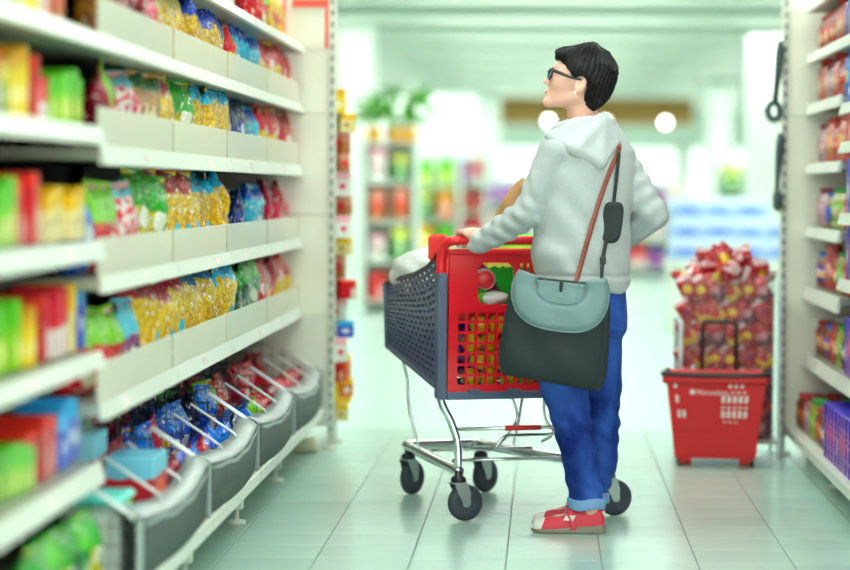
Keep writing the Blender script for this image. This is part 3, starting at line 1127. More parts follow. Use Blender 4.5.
def scale_panel(fn, ns, nt, slant=.35):
    """panel of overlapping slanted slots (brick bonded), fn maps 0..1 x 0..1"""
    mb = MB()
    for j in range(nt):
        t0, t1 = j / nt, (j + 1) / nt
        off = .5 if j % 2 else 0
        i = -off
        while i < ns:
            s0, s1 = max(0, i / ns), min(1, (i + 1) / ns)
            if s1 - s0 < .6 / ns:
                mb.add([fn(s0, t0), fn(s1, t0), fn(s1, t1), fn(s0, t1)], [(0, 1, 2, 3)])
            else:
                ds, dt = s1 - s0, t1 - t0
                a, b = s0 + ds * .16, s1 - ds * .16
                c, d = t0 + dt * .34, t1 - dt * .2
                k = ds * .1
                P8 = [fn(s0, t0), fn(s1, t0), fn(s1, t1), fn(s0, t1), fn(a - k, c), fn(b - k, c), fn(b + k, d), fn(a + k, d)]
                mb.add(P8, [(0, 1, 5, 4), (1, 2, 6, 5), (2, 3, 7, 6), (3, 0, 4, 7)])
            i += 1
    return mb


for sd in (-1, 1):
    def fn(s, t, sd=sd):
        v = .025 + s * (LEN - .025)
        z = bot_z(v) + t * (top_z(v) - .012 - bot_z(v))
        return (sd * half_w(v, z), v, z)
    scale_panel(fn, 13, 17).build('side_panel', M_slate, cart, solid=.007)
    # top edge trim following the sweep
    pts = [(sd * half_w(v, top_z(v)), v, top_z(v) - .006) for v in np.linspace(.0, LEN, 24)]
    MB().tube(pts, .009, 8).build('edge_trim', M_edge, cart, True)
    pts = [(sd * half_w(v, bot_z(v)), v, bot_z(v)) for v in np.linspace(0, LEN, 10)]
    MB().tube(pts, .012, 8).build('bottom_rail', M_slate2, cart, True)
    # rear corner post, slate below, red above
    MB().box(sd * .332 - .017, sd * .332 + .017, -.022, .03, .43, .875, 0, bev=.008).build('corner_post', M_slate2, cart)
    pts = smooth_path([(sd * .334, .002, .87), (sd * .335, -.004, .93), (sd * .332, -.025, .968), (sd * .318, -.055, .985), (sd * .29, -.068, .988)], 6)
    MB().tube(pts, [.0185] * 8 + [.0165] * (len(pts) - 8), 12).build('handle_bracket', M_red, cart, True)
    # front posts
    MB().tube([(sd * half_w(LEN, .56), LEN, .56), (sd * half_w(LEN, .8), LEN, .805)], .014, 8).build('front_post', M_slate2, cart, True)
MB().tube([(-.3, -.068, .988), (.3, -.068, .988)], .0155, 12).build('handle', M_red, cart, True)


def fnf(s, t):
    z = .565 + t * (.80 - .565)
    return ((2 * s - 1) * half_w(LEN, z), LEN + .01 * math.sin(math.pi * s), z)


scale_panel(fnf, 8, 11).build('front_panel', M_slate, cart, solid=.007)
MB().tube([(-half_w(LEN, .8), LEN, .803), (half_w(LEN, .8), LEN, .803)], .011, 8).build('edge_trim', M_edge, cart, True)
# basket floor, slatted
fl = MB()
rects = []
for i in range(12):
    for j in range(8):
        rects.append((-.9 + j * .225 + .03, -.9 + (j + 1) * .225 - .03, .03 + i * .08 + .012, .03 + (i + 1) * .08 - .012))
fl.holes(rects, -1, 1, 0, 1, lambda s, t: (s * half_w(t * LEN, .45), t * LEN, bot_z(t * LEN)))
fl.build('basket_floor', M_slate, cart, solid=.008)
# rear gate: red panel with grille, two leg holes and small slots
rects = []
pitch = .0375
for i in range(15):
    for j in range(7):
        u0 = -.2815 + i * pitch
        z0 = .476 + j * pitch
        rects.append((u0 + .0045, u0 + pitch - .0045, z0 + .0045, z0 + pitch - .0045))
for sg in (-1, 1):
    a, b = sorted((sg * .205, sg * .068))
    z0, z1 = .762, .908
    for e in (.0, .005, .011, .018):
        q = {.0: .018, .005: .011, .011: .005, .018: .0}[e]
        rects.append((a + e, b - e, z0 + q, z1 - q))
for i in range(4):
    rects.append((-.046 + i * .025, -.046 + i * .025 + .012, .868, .905))
gm = MB().holes(rects, -.312, .312, .452, .945, lambda s, t: (s, -.006 - .012 * math.sin((t - .45) * 3), t))
gate = gm.build('rear_gate', M_red, cart, solid=.012)
MB().box(-.315, .315, -.032, .006, .935, .957, 0, bev=.006).build('gate_top_rail', M_red, cart)
MB().box(-.318, .318, -.02, .01, .428, .456, 0, bev=.004).build('bottom_rail', M_slate2, cart)
for q in range(4):
    MB().box(-.24 + q * .15, -.19 + q * .15, -.024, -.004, .45, .464, 0, bev=.003).build('hinge_clip', M_slate2, cart)
# upright red tab at the far side of the left corner
MB().box(-.352, -.280, .075, .10, .912, 1.006, 0, bev=.012).build('corner_tab', M_red2, cart)
# child seat flap standing inside the gate
MB().holes([(-.2, -.03, .80, .86), (.03, .2, .80, .86)], -.29, .29, .70, .93, lambda s, t: (s, .12 + (t - .7) * .35, t)).build('seat_flap', M_red2, cart, solid=.008)

# chrome undercarriage
US = .018


def us(v):
    return US - .045 * v / .8


def ushift(pts, r, n):
    # the running gear sits a little right of the basket
    return MB().tube([(p[0] + us(p[1]) * min(1, max(0, (.46 - p[2]) / .1)), p[1], p[2]) for p in pts], r, n)


for sd in (-1, 1):
    side_path = smooth_path([(sd * .335, .012, .45), (sd * .328, .012, .40), (sd * .306, .004, .34), (sd * .290, 0, .29), (sd * .286, -.004, .24), (sd * .285, -.006, .19)], 5)
    ushift(side_path, .0135, 10).build('frame_post', M_chrome, cart, True)
    ushift(smooth_path([(sd * .285, -.01, .175), (sd * .268, .1, .178), (sd * .205, .47, .182), (sd * .148, .80, .186)], 4), .0195, 10).build('base_rail', M_chrome, cart, True)
    ushift(smooth_path([(sd * .26, .62, .52), (sd * .24, .62, .45), (sd * .215, .60, .30), (sd * .185, .59, .188)], 4), .0055, 8).build('strut', M_chrome, cart, True)
    ushift(smooth_path([(sd * .07, .02, .44), (sd * .055, .02, .40), (sd * .055, .02, .35), (sd * .085, .02, .30), (sd * .08, .10, .262)], 5), .0055, 8).build('rack_rod', M_chrome, cart, True)
ushift(smooth_path([(-.148, .80, .186), (-.14, .828, .188), (-.10, .838, .188), (.10, .838, .188), (.14, .828, .188), (.148, .80, .186)], 5), .0195, 10).build('base_rail', M_chrome, cart, True)
ushift([(-.292, .01, .322), (.292, .01, .322)], .0062, 8).build('cross_bar', M_chrome, cart, True)
ushift([(-.105, .01, .322), (.03, .01, .322)], .0095, 10).build('red_sleeve', M_red, cart, True)
ushift(smooth_path([(-.28, .02, .255), (-.17, .02, .248), (-.14, .02, .25), (-.10, .02, .292), (-.06, .02, .295), (.06, .02, .295), (.10, .02, .292), (.14, .02, .25), (.17, .02, .248), (.28, .02, .255)], 4), .0055, 8).build('rack_wire', M_chrome, cart, True)
ushift([(-.255, .12, .20), (.255, .12, .20)], .006, 8).build('cross_bar', M_chrome, cart, True)
ushift([(-.20, .45, .205), (.20, .45, .205)], .006, 8).build('cross_bar', M_chrome, cart, True)

WH = {
    'tyre': MB().lathe([(.036, -.014), (.056, -.016), (.064, -.009), (.065, 0), (.064, .009), (.056, .016), (.036, .014)], 28, axis='x').mesh('tyre', M_tyre, True),
    'hub': MB().lathe([(.001, -.017), (.014, -.018), (.018, -.013), (.034, -.0125), (.037, -.009), (.037, .009), (.034, .0125), (.018, .013), (.014, .018), (.001, .017)], 24, axis='x').mesh('hub', M_hub, True),
}
fk = MB()
for sx in (-1, 1):
    vs = []
    for x in (sx * .021, sx * .0235):
        for (a, b) in ((-.026, .135), (.026, .135), (.038, .10), (.036, .06), (.026, .052), (.014, .056), (-.012, .10)):
            vs.append((x, a, b))
    n = 7
    fs = [tuple(range(n)), tuple(range(n, 2 * n))[::-1]] + [(i, (i + 1) % n, n + (i + 1) % n, n + i) for i in range(n)]
    fk.add(vs, fs)
fk.box(-.0235, .0235, -.028, .024, .133, .138)
WH['fork'] = fk.mesh('fork', M_steel)
WH['cap'] = MB().lathe([(.026, .138), (.028, .143), (.026, .155), (.014, .16), (.014, .178)], 18).mesh('swivel_cap', M_black, True)
# (u, v, swivel angle in room)
for (u, v, ang) in ((US - .285, -.008, -62), (US + .285, -.008, -68), (us(.8) - .148, .80, -35), (us(.8) + .148, .80, -40)):
    a = math.radians(ang) - YAW
    # caster trails behind its pivot
    cs = bpy.data.objects.new('caster', None)
    COL.objects.link(cs)
    cs.empty_display_size = .05
    cs.parent = cart
    cs.location = (u, v, 0)
    cs.rotation_euler = (0, 0, a)
    put('fork', WH['fork'], cs)
    put('swivel_cap', WH['cap'], cs)
    put('tyre', WH['tyre'], cs, (0, .026, .065))
    put('hub', WH['hub'], cs, (0, .026, .065))

# ---- goods in the cart
M_wbag = mat('white_plastic_sack', (248, 250, 250), 0.35, var=.04, coat=.2)


def lump(name, m, R, sub=3, seed=1, amp=.12, freq=3.0, flat=None, sy=1.0):
    """crumpled rounded lump"""
    import bmesh
    bm = bmesh.new()
    bmesh.ops.create_icosphere(bm, subdivisions=sub, radius=1.0)
    rr = random.Random(seed)
    K = [(Vector((rr.gauss(0, 1), rr.gauss(0, 1), rr.gauss(0, 1))) * freq, rr.uniform(0, 6.28)) for _ in range(9)]
    for v in bm.verts:
        d = sum(math.sin(k.dot(v.co) + p) for k, p in K) / 9
        c = v.co.copy()
        f = 1 + amp * d
        v.co = Vector((c.x * R[0], c.y * R[1], c.z * R[2])) * f
    me = bpy.data.meshes.new(name)
    bm.to_mesh(me)
    bm.free()
    me.materials.append(m)
    me.polygons.foreach_set('use_smooth', [True] * len(me.polygons))
    return me


def cobj(name, me, u, v, z, label, cat, rot=(0, 0, 0), group=None):
    p = cw(u, v, z)
    o = put(name, me, None, p, (rot[0], rot[1], rot[2] + YAW))
    tag(o, label, cat, group)
    return o


cobj('plastic_sack', lump('plastic_sack', M_wbag, (.12, .32, .10), 4, 3, .26, 4.2), -.165, .58, .842, 'crumpled white plastic sack on top at the front of the cart', 'sack')
M_sack2 = mat('grey_sack', (196, 204, 208), .4)
for q, (u, v, w_, d, h, key) in enumerate([(-.10, .62, .16, .26, .14, 'b_white'), (.10, .62, .16, .26, .2, 'b_blue'), (-.12, .3, .2, .22, .22, 'b_purple'), (.13, .3, .2, .22, .24, 'b_orange')]):
    nm, desc, cat, m = PK[key]
    p = cw(u, v, bot_z(v) + .022)
    o = put('carton', box_mesh('carton', m, w_, d, h), None, p, (math.atan2(.115, LEN), 0, YAW))
    tag(o, ['white carton lying under the sack in the cart', 'blue carton deep in the front of the cart', 'purple carton in the middle of the cart', 'orange carton in the middle of the cart'][q], 'carton')
# net of yellow fruit behind the grille
M_fruit = mat('yellow_fruit', (252, 206, 30), .35, var=.12, objrand=.08, bump=.2)
fm = lump('yellow_fruit', M_fruit, (.036, .036, .036), 2, 5, .04, 2)
for q in range(14):
    col_, row_ = q % 4, q // 4
    u = -.2 + col_ * .072 + (row_ % 2) * .03
    cobj('yellow_fruit', fm, u, .055 + .012 * (q % 2), .50 + row_ * .062, f'yellow fruit behind the cart grille, {ordinal(col_ + 1)} from left in {ordinal(row_ + 1)} layer up', 'fruit', (random.uniform(0, 3), random.uniform(0, 3), 0), 'yellow fruit in the cart')
# jar with red lid poking through the left leg hole
jx = Vector(cw(-.165, .01, .848))
jt = thing('food_jar', 'pale jar with red lid lying behind the left leg hole of the cart', 'jar', jx, YAW + math.radians(-12))
M_jarp = mat('pale_jar_print', (206, 218, 222), .2, var=.2, scale=30, coat=.5)
M_jarl = mat('jar_red_lid', (226, 44, 48), .3)
MB().lathe([(.034, .02), (.038, .03), (.038, .12), (.03, .13)], 24, axis='y').build('jar_body', M_jarp, jt, True)
MB().lathe([(.0365, -.002), (.037, .0), (.037, .02), (.034, .021)], 24, axis='y').build('rim', mat('jar_rim', (220, 224, 226), .2, metal=.6), jt, True)
MB().lathe([(.028, -.006), (.031, -.004), (.031, .0)], 24, axis='y').build('lid', M_jarl, jt, True)
M_veg = mat('leafy_green', (96, 196, 44), .45, var=.35, scale=25)
cobj('leafy_vegetable', lump('leafy_vegetable', M_veg, (.05, .04, .035), 4, 11, .4, 7), -.185, .06, .785, 'bright green leafy vegetable under the jar in the cart', 'vegetable')
cobj('white_packet', lump('white_packet', M_wbag, (.055, .04, .024), 3, 14, .2, 3), -.125, .045, .782, 'small white packet in the left leg hole of the cart', 'packet')
cobj('dark_bottle', MB().lathe([(.03, 0), (.032, .01), (.032, .12), (.014, .16), (.014, .19)], 16).mesh('dark_bottle', mat('dark_red_glass', (110, 24, 50), .1, coat=.6), True), -.092, .10, .76, 'dark red bottle behind the leg hole of the cart', 'bottle', (.25, -.5, 0))
M_lime = mat('lime_pack', (112, 232, 60), .35, var=.1)
cobj('lime_pack', MB().box(-.14, .14, -.03, .03, 0, .05, 0, bev=.01).mesh('lime_pack', M_lime), .0, .17, .955, 'bright lime green pack lying across the top of the cart', 'pack')
for q in range(2):
    nm, desc, cat, m = PK[('b_redwhite', 'b_green')[q]]
    cobj('carton', box_mesh('carton', m, .1, .24, .22), .0 + (q - .5) * .01, .17, .52 + q * .222, ('red and white carton behind the seat flap of the cart', 'green carton stacked under the lime pack in the cart')[q], 'carton')
# crusty loaf leaning out of the cart behind the arm
M_bread = mat('bread_crust', (184, 140, 90), .6, var=.6, scale=14, bump=.4, bscale=60)
p0, p1 = P(525, 179, 9.53), P(470, 286, 9.60)
pts = [p0.lerp(p1, t) for t in np.linspace(0, 1, 14)]
rad = [.012, .026, .033, .036] + [.037] * 7 + [.035, .028, .012]
c0 = p1
br = MB().tube([p - c0 for p in pts], rad, 12).build('bread_loaf', M_bread, None, True, loc=c0)
tag(br, 'tan crusty bread loaf sticking up behind the forearm', 'bread')
# ------------------------------------------------------------------ organic shapes from distance fields
V3 = lambda *a: np.array(a, dtype=np.float64)


def rc(p, a, b, ra, rb):
    a, b = np.array(a, float), np.array(b, float)
    ab = b - a
    t = np.clip(((p - a) @ ab) / (ab @ ab), 0, 1)
    return np.linalg.norm(p - a - t[:, None] * ab, axis=1) - (ra + (rb - ra) * t)


def chain(p, pts, rs, k=.006):
    d = rc(p, pts[0], pts[1], rs[0], rs[1])
    for i in range(1, len(pts) - 1):
        d = smin(d, rc(p, pts[i], pts[i + 1], rs[i], rs[i + 1]), k)
    return d


def ell(p, c, r, B=None):
    q = p - np.array(c, float)
    if B is not None:
        q = q @ np.array(B, float).T
    r = np.array(r, float)
    k0 = np.linalg.norm(q / r, axis=1)
    k1 = np.linalg.norm(q / (r * r), axis=1)
    return k0 * (k0 - 1) / np.maximum(k1, 1e-6)


def smin(a, b, k):
    h = np.clip(.5 + .5 * (b - a) / k, 0, 1)
    return b * (1 - h) + a * h - k * h * (1 - h)


def smax(a, b, k):
    return -smin(-a, -b, k)


def wob(p, freq, seed, n=6):
    r = np.random.RandomState(seed)
    d = np.zeros(len(p))
    for _ in range(n):
        k = r.normal(size=3)
        k = k / np.linalg.norm(k) * freq * r.uniform(.6, 1.4)
        d += np.sin(p @ k + r.uniform(0, 6.28))
    return d / n


def sdf_mesh(name, f, lo, hi, h, m, parent, origin, smooth=True):
    """naive surface nets on a sparse narrow band"""
    lo, hi = np.array(lo, float), np.array(hi, float)
    S_ = 4
    nc = np.ceil((hi - lo) / (h * S_)).astype(int) + 1
    n = nc * S_ + 1
    # coarse pass
    cg = np.stack(np.meshgrid(*[np.arange(c + 1) for c in nc], indexing='ij'), -1).reshape(-1, 3)
    cv = f(lo + cg * h * S_).reshape(nc + 1)
    F = np.repeat(np.repeat(np.repeat(cv[:-1, :-1, :-1], S_, 0), S_, 1), S_, 2)
    F = np.pad(F, ((0, 1),) * 3, mode='edge')
    near = np.abs(cv) < h * S_ * 2.4
    blk = near[:-1, :-1, :-1].copy()
    for dx in (0, 1):
        for dy in (0, 1):
            for dz in (0, 1):
                blk |= near[dx:dx + nc[0], dy:dy + nc[1], dz:dz + nc[2]]
    fine = np.repeat(np.repeat(np.repeat(blk, S_, 0), S_, 1), S_, 2)
    fine = np.pad(fine, ((0, 1),) * 3, mode='edge')
    idx = np.argwhere(fine)
    vals = np.empty(len(idx))
    for s0 in range(0, len(idx), 400000):
        vals[s0:s0 + 400000] = f(lo + idx[s0:s0 + 400000] * h)
    F[fine] = vals
    F[0], F[-1], F[:, 0], F[:, -1], F[:, :, 0], F[:, :, -1] = 1, 1, 1, 1, 1, 1
    ins = F < 0
    c = [ins[dx:dx + n[0] - 1, dy:dy + n[1] - 1, dz:dz + n[2] - 1] for dx in (0, 1) for dy in (0, 1) for dz in (0, 1)]
    cnt = sum(q.astype(np.int8) for q in c)
    cells = np.argwhere((cnt > 0) & (cnt < 8))
    cid = -np.ones(tuple(n - 1), dtype=np.int64)
    cid[cells[:, 0], cells[:, 1], cells[:, 2]] = np.arange(len(cells))
    acc = np.zeros((len(cells), 3))
    num = np.zeros(len(cells))
    corners = [(dx, dy, dz) for dx in (0, 1) for dy in (0, 1) for dz in (0, 1)]
    for a in range(8):
        for ax in range(3):
            if corners[a][ax]:
                continue
            A = np.array(corners[a])
            B = A.copy()
            B[ax] = 1
            ia, ib = cells + A, cells + B
            va, vb = F[ia[:, 0], ia[:, 1], ia[:, 2]], F[ib[:, 0], ib[:, 1], ib[:, 2]]
            cr_ = (va < 0) != (vb < 0)
            t = np.where(cr_, va / np.where(cr_, va - vb, 1), 0)
            acc += np.where(cr_[:, None], A + t[:, None] * (B - A), 0)
            num += cr_
    V = lo + (cells + acc / num[:, None]) * h - np.array(origin)
    faces = []
    for ax in range(3):
        o1, o2 = [(1, 2), (2, 0), (0, 1)][ax]
        sl0 = [slice(None)] * 3
        sl1 = [slice(None)] * 3
        sl0[ax] = slice(0, n[ax] - 1)
        sl1[ax] = slice(1, n[ax])
        a_, b_ = ins[tuple(sl0)], ins[tuple(sl1)]
        e = np.argwhere(a_ != b_)
        e = e[(e[:, o1] > 0) & (e[:, o2] > 0)]
        fl_ = a_[e[:, 0], e[:, 1], e[:, 2]]

        def g(d1, d2):
            q = e.copy()
            q[:, o1] -= d1
            q[:, o2] -= d2
            return cid[q[:, 0], q[:, 1], q[:, 2]]
        Q = np.stack([g(1, 1), g(0, 1), g(0, 0), g(1, 0)], 1)
        Q = np.where(fl_[:, None], Q, Q[:, ::-1])
        faces.append(Q[(Q >= 0).all(1)])
    faces = np.concatenate(faces)
    me = bpy.data.meshes.new(name)
    me.vertices.add(len(V))
    me.vertices.foreach_set('co', V.ravel())
    me.loops.add(faces.size)
    me.loops.foreach_set('vertex_index', faces.ravel())
    me.polygons.add(len(faces))
    me.polygons.foreach_set('loop_start', np.arange(0, faces.size, 4))
    me.polygons.foreach_set('loop_total', np.full(len(faces), 4))
    me.polygons.foreach_set('use_smooth', [smooth] * len(faces))
    me.update(calc_edges=True)
    me.validate()
    me.materials.append(m)
    return put(name, me, parent)


# ------------------------------------------------------------------ person
PX, PY = 0.14, 9.05
ORG = (PX, PY, 0.0)
person = thing('person', 'person with short dark hair and glasses in pale grey hoodie holding the cart handle', 'person', ORG)


def Q(x, y, Y):
    return np.array(P(x, y, Y))


M_skin = mat('skin', (234, 180, 160), 0.45, var=0.05, scale=12, sss=.12)
M_hood = mat('heather_grey_fleece', (184, 191, 193), 0.85, var=0.07, scale=90, bump=.35, bscale=420, spec=.2)
M_hair = mat('dark_hair', (10, 10, 12), 0.5, var=0.5, scale=60, bump=.6, bscale=160, spec=.25)


def denim():
    m = bpy.data.materials.new('blue_denim')
    m.use_nodes = True
    nt = m.node_tree
    L = nt.links.new
    b = nt.nodes['Principled BSDF']
    tc = nt.nodes.new('ShaderNodeTexCoord')
    n = nt.nodes.new('ShaderNodeTexNoise')
    n.inputs['Scale'].default_value = 6.5
    n.inputs['Detail'].default_value = 5
    mp = nt.nodes.new('ShaderNodeMapping')
    mp.inputs['Scale'].default_value = (1, 1, .55)
    L(tc.outputs['Object'], mp.inputs[0])
    L(mp.outputs[0], n.inputs['Vector'])
    r = nt.nodes.new('ShaderNodeValToRGB')
    r.color_ramp.elements[0].position = .36
    r.color_ramp.elements[1].position = .72
    r.color_ramp.elements[0].color = (*lin((12, 34, 112)), 1)
    r.color_ramp.elements[1].color = (*lin((62, 108, 200)), 1)
    L(n.outputs['Fac'], r.inputs[0])
    L(r.outputs[0], b.inputs['Base Color'])
    b.inputs['Roughness'].default_value = .8
    b.inputs['Specular IOR Level'].default_value = .2
    w2 = nt.nodes.new('ShaderNodeTexNoise')
    w2.inputs['Scale'].default_value = 300
    L(tc.outputs['Object'], w2.inputs['Vector'])
    bp = nt.nodes.new('ShaderNodeBump')
    bp.inputs['Strength'].default_value = .3
    bp.inputs['Distance'].default_value = .003
    L(w2.outputs['Fac'], bp.inputs['Height'])
    L(bp.outputs[0], b.inputs['Normal'])
    return m


M_denim = denim()
M_cuff = mat('faded_denim_cuff', (120, 160, 208), .85, var=.15, scale=60)

# torso axes: forward (away and to the left), right
TF = np.array([-.656, .755, 0.0])
TR = np.array([.755, .656, 0.0])

# joints
L_SH, R_SH = V3(.040, 8.955, 1.300), V3(.240, 9.135, 1.285)
L_EL, L_WR = V3(-.050, 8.985, 1.092), V3(-.230, 9.125, .978)
R_EL, R_WR = V3(.368, 9.13, 1.085), V3(.262, 9.25, .985)
HIPc = Q(583, 305, 9.06)
LK = [Q(572, 318, 8.985), Q(566, 385, 8.985), Q(575, 424, 8.975), Q(583, 462, 9.0), Q(589, 500, 9.012)]
RK = [Q(594, 318, 9.12), Q(600, 385, 9.14), Q(602, 420, 9.145), Q(602, 460, 9.165), Q(593, 495, 9.185)]

# head frame: looks left, chin raised
th = math.radians(14)
HF = V3(-math.cos(th), .0, math.sin(th))
HU = V3(math.sin(th), 0, math.cos(th))
HS = V3(0, -1.0, 0)          # towards the camera = the person's left
HY = 9.05
HO = Q(577, 84.5, HY)
HB = np.stack([HF, HS, HU])


def hl(p):
    return (p - HO) @ HB.T


def hw_(f, s, u):
    return HO + HF * f + HS * s + HU * u


def head_sdf(p):
    q = hl(p)
    d = ell(q, (-.012, 0, .034), (.094, .072, .086))
    d = smin(d, ell(q, (.042, 0, .0), (.054, .058, .075)), .03)
    d = smin(d, ell(q, (.045, 0, -.045), (.045, .046, .045)), .025)
    for s in (-1, 1):
        d = smin(d, rc(q, (-.004, s * .052, -.045), (.075, s * .016, -.083), .016, .015), .022)
        d = smin(d, ell(q, (.062, s * .037, -.018), (.026, .02, .02)), .015)
    d = smin(d, rc(q, (.086, -.008, -.084), (.086, .008, -.084), .0165, .0165), .014)
    d = smin(d, ell(q, (.083, 0, .036), (.014, .045, .012)), .012)
    # nose
    d = smin(d, rc(q, (.088, 0, .014), (.1095, 0, -.018), .0065, .0082), .009)
    for s in (-1, 1):
        d = smin(d, rc(q, (.097, s * .009, -.0235), (.092, s * .0125, -.024), .0062, .0055), .006)
    # mouth
    d = smin(d, ell(q, (.0935, 0, -.0475), (.010, .021, .0055)), .006)
    d = smin(d, ell(q, (.0915, 0, -.0585), (.010, .019, .006)), .006)
    d = smax(d, -ell(q, (.106, 0, -.0528), (.009, .024, .0018)), .003)
    # eye sockets and eyeballs
    for s in (-1, 1):
        d = smax(d, -ell(q, (.1, s * .032, .010), (.014, .018, .011)), .01)
        d = smin(d, ell(q, (.0835, s * .0315, .009), (.012, .0125, .0115)), .003)
    # ears
    for s in (-1, 1):
        e = ell(q, (-.008, s * .0745, -.004), (.0185, .009, .033), [[.96, 0, .26], [0, 1, 0], [-.26, 0, .96]])
        e = smax(e, -ell(q, (-.004, s * .084, .002), (.0105, .008, .019)), .004)
        d = smin(d, e, .006)
    return d


NECK0 = hw_(-.022, 0, -.045)
NECK1 = Q(584, 134, 9.06)


def body_sdf(p):
    d = head_sdf(p)
    d = smin(d, rc(p, NECK0, NECK1, .05, .055), .022)
    d = smin(d, rc(p, NECK1, Q(586, 160, 9.06), .055, .09), .03)
    tor = rc(p, Q(586, 165, 9.06), Q(583, 300, 9.06), .09, .10)
    d = smin(d, tor, .03)
    d = smin(d, chain(p, [Q(586, 150, 9.06), L_SH, L_EL, L_WR], [.07, .042, .034, .026]), .03)
    d = smin(d, chain(p, [Q(586, 150, 9.06), R_SH, R_EL, R_WR], [.07, .042, .034, .026]), .03)
    for K_, ft in ((LK, LFOOT), (RK, RFOOT)):
        d = smin(d, chain(p, K_ + [ft[0]], [.07, .055, .045, .04, .032, .026]), .03)
        d = smin(d, chain(p, ft, [.026, .022, .022, .014]), .015)
    d = smin(d, hand_sdf(p), .012)
    d = smin(d, chain(p, [R_WR, R_WR + V3(-.04, .05, -.04), R_WR + V3(-.08, .06, -.07)], [.026, .032, .022]), .02)
    return d


# left hand closed over the cart handle
GU = np.array(cw(1, 0, 0) - cw(0, 0, 0))       # along the handle
GV = np.array(cw(0, 1, 0) - cw(0, 0, 0))       # away from the pusher
HC = np.array(cw(-.262, -.068, .988))


def gp(u, v, z):
    return HC + GU * u + GV * v + np.array((0, 0, z))


def hand_sdf(p):
    pal = ell(p, gp(.012, -.03, .024), (.041, .043, .0165), np.stack([GU, GV * .94 + V3(0, 0, .34), -GV * .34 + V3(0, 0, .94)]))
    d = smin(rc(p, L_WR, gp(.018, -.05, .018), .026, .025), pal, .02)
    for i, (u, ln) in enumerate(((-.026, .85), (-.005, .97), (.016, 1.0), (.037, .93))):
        pts = [gp(u, -.006, .030), gp(u - .001, .018 * ln, .0275), gp(u - .002, .0305, .002), gp(u - .002, .0165, -.0235 * ln)]
        d = smin(d, chain(p, pts, [.0100, .0092, .0085, .0074], .005), .005)
    th_ = [gp(.045, -.052, .014), gp(.054, -.036, -.004), gp(.046, -.026, -.022), gp(.030, -.012, -.029)]
    d = smin(d, chain(p, th_, [.0125, .0105, .0095, .008], .006), .008)
    return d


# feet: chains ankle-heel, instep, ball, toe
def foot(anx, Y, heel, toe):
    z = .05
    return [V3(anx, Y, .085), V3(anx - .012, Y, .055), V3(toe + .085, Y + .002, .038), V3(toe + .03, Y + .004, .027)]


LFOOT = foot(.166, 9.0, .212, -.032)
RFOOT = foot(.170, 9.185, .21, -.03)

sdf_mesh('body', body_sdf, (-.37, 8.78, -.01), (.48, 9.42, 1.70), .0042, M_skin, person, ORG)

# eyes, lips and brows as small parts
M_lip = mat('lip', (206, 120, 112), .4)
M_eye = mat('eye_white', (236, 236, 232), .2)
M_iris = mat('dark_iris', (40, 28, 22), .15)


def ball(name, c, r, m, B=None, parent=person):
    mb = MB()
    n, k = 12, 8
    vs, fs = [], []
    for i in range(k + 1):
        a = math.pi * i / k
        for j in range(n):
            b = 2 * math.pi * j / n
            q = np.array((math.cos(a) * r[0], math.sin(a) * math.cos(b) * r[1], math.sin(a) * math.sin(b) * r[2]))
            w_ = q @ B if B is not None else q
            vs.append(tuple(np.array(c) + w_ - np.array(ORG)))
    fs = [(i * n + j, i * n + (j + 1) % n, (i + 1) * n + (j + 1) % n, (i + 1) * n + j) for i in range(k) for j in range(n)]
    mb.add(vs, fs)
    return mb.build(name, m, parent, True)


for s in (-1, 1):
    e = ball('eye', hw_(.0845, s * .0315, .009), (.0118, .0115, .0085), M_eye, HB)
    ball('iris', hw_(.0945, s * .0315, .0095), (.0025, .0055, .0055), M_iris, HB, e)
    ball('eyebrow', hw_(.094, s * .034, .029), (.004, .019, .0035), M_hair, HB)
ball('lips', hw_(.0965, 0, -.053), (.0065, .0185, .0078), M_lip, HB)
ball('earring', hw_(.004, .083, -.036), (.0055, .0055, .0065), mat('pearl', (246, 246, 246), .15, spec=.8), HB)


# hair
def hair_sdf(p):
    q = hl(p)
    d = ell(q, (-.018, 0, .042), (.109, .088, .097))
    d = smin(d, ell(q, (-.062, 0, -.022), (.052, .064, .075)), .02)
    # swept fringe and longer crown
    d = smin(d, rc(q, (-.01, .05, .118), (.088, .046, .078), .026, .012), .02)
    d = smin(d, rc(q, (-.02, .0, .124), (.094, .0, .086), .026, .014), .02)
    d = smin(d, rc(q, (-.02, -.05, .115), (.086, -.046, .078), .024, .012), .02)
    # flicks
    rr = np.random.RandomState(5)
    for i in range(46):
        a = rr.uniform(0, 2 * math.pi)
        b = rr.uniform(.05, 1.25)
        n = np.array((math.cos(a) * math.sin(b), math.sin(a) * math.sin(b), math.cos(b)))
        if n[0] > .55:
            continue
        base = np.array((-.018, 0, .042)) + n * np.array((.104, .084, .092))
        tan = np.array((-.6, rr.uniform(-.5, .5), -.5 + rr.uniform(-.3, .5)))
        tip = base + tan / np.linalg.norm(tan) * rr.uniform(.018, .032) + n * rr.uniform(.001, .008)
        d = smin(d, rc(q, base, tip, .010, .003), .006)
    phi = np.arctan2(q[:, 1] + .004, q[:, 0] + .035)
    d = d - .0024 * np.sin(phi * 34 + 3.5 * wob(q, 55, 14)) - .007 * wob(q, 80, 4) - .002 * wob(q, 160, 24)
    # cut free the face, ears and neck
    fr = q[:, 0]
    u = q[:, 2]
    s = np.abs(q[:, 1])
    lim = np.interp(u, [-.11, -.05, -.03, .0, .010, .03, .045, .06, .068, .2], [-.05, -.03, -.027, -.022, .022, .036, .056, .078, .13, .13])
    cut = (fr - lim) * .8
    d = smax(d, cut, .006)
    bot = np.interp(fr, [-.13, -.10, -.065, -.03, .02], [.0, -.05, -.092, -.082, -.0])
    d = smax(d, (bot - u) * .8, .008)
    ear = ell(q, (-.006, .0, -.006), (.026, .2, .036))
    d = smax(d, -ear, .006)
    return d


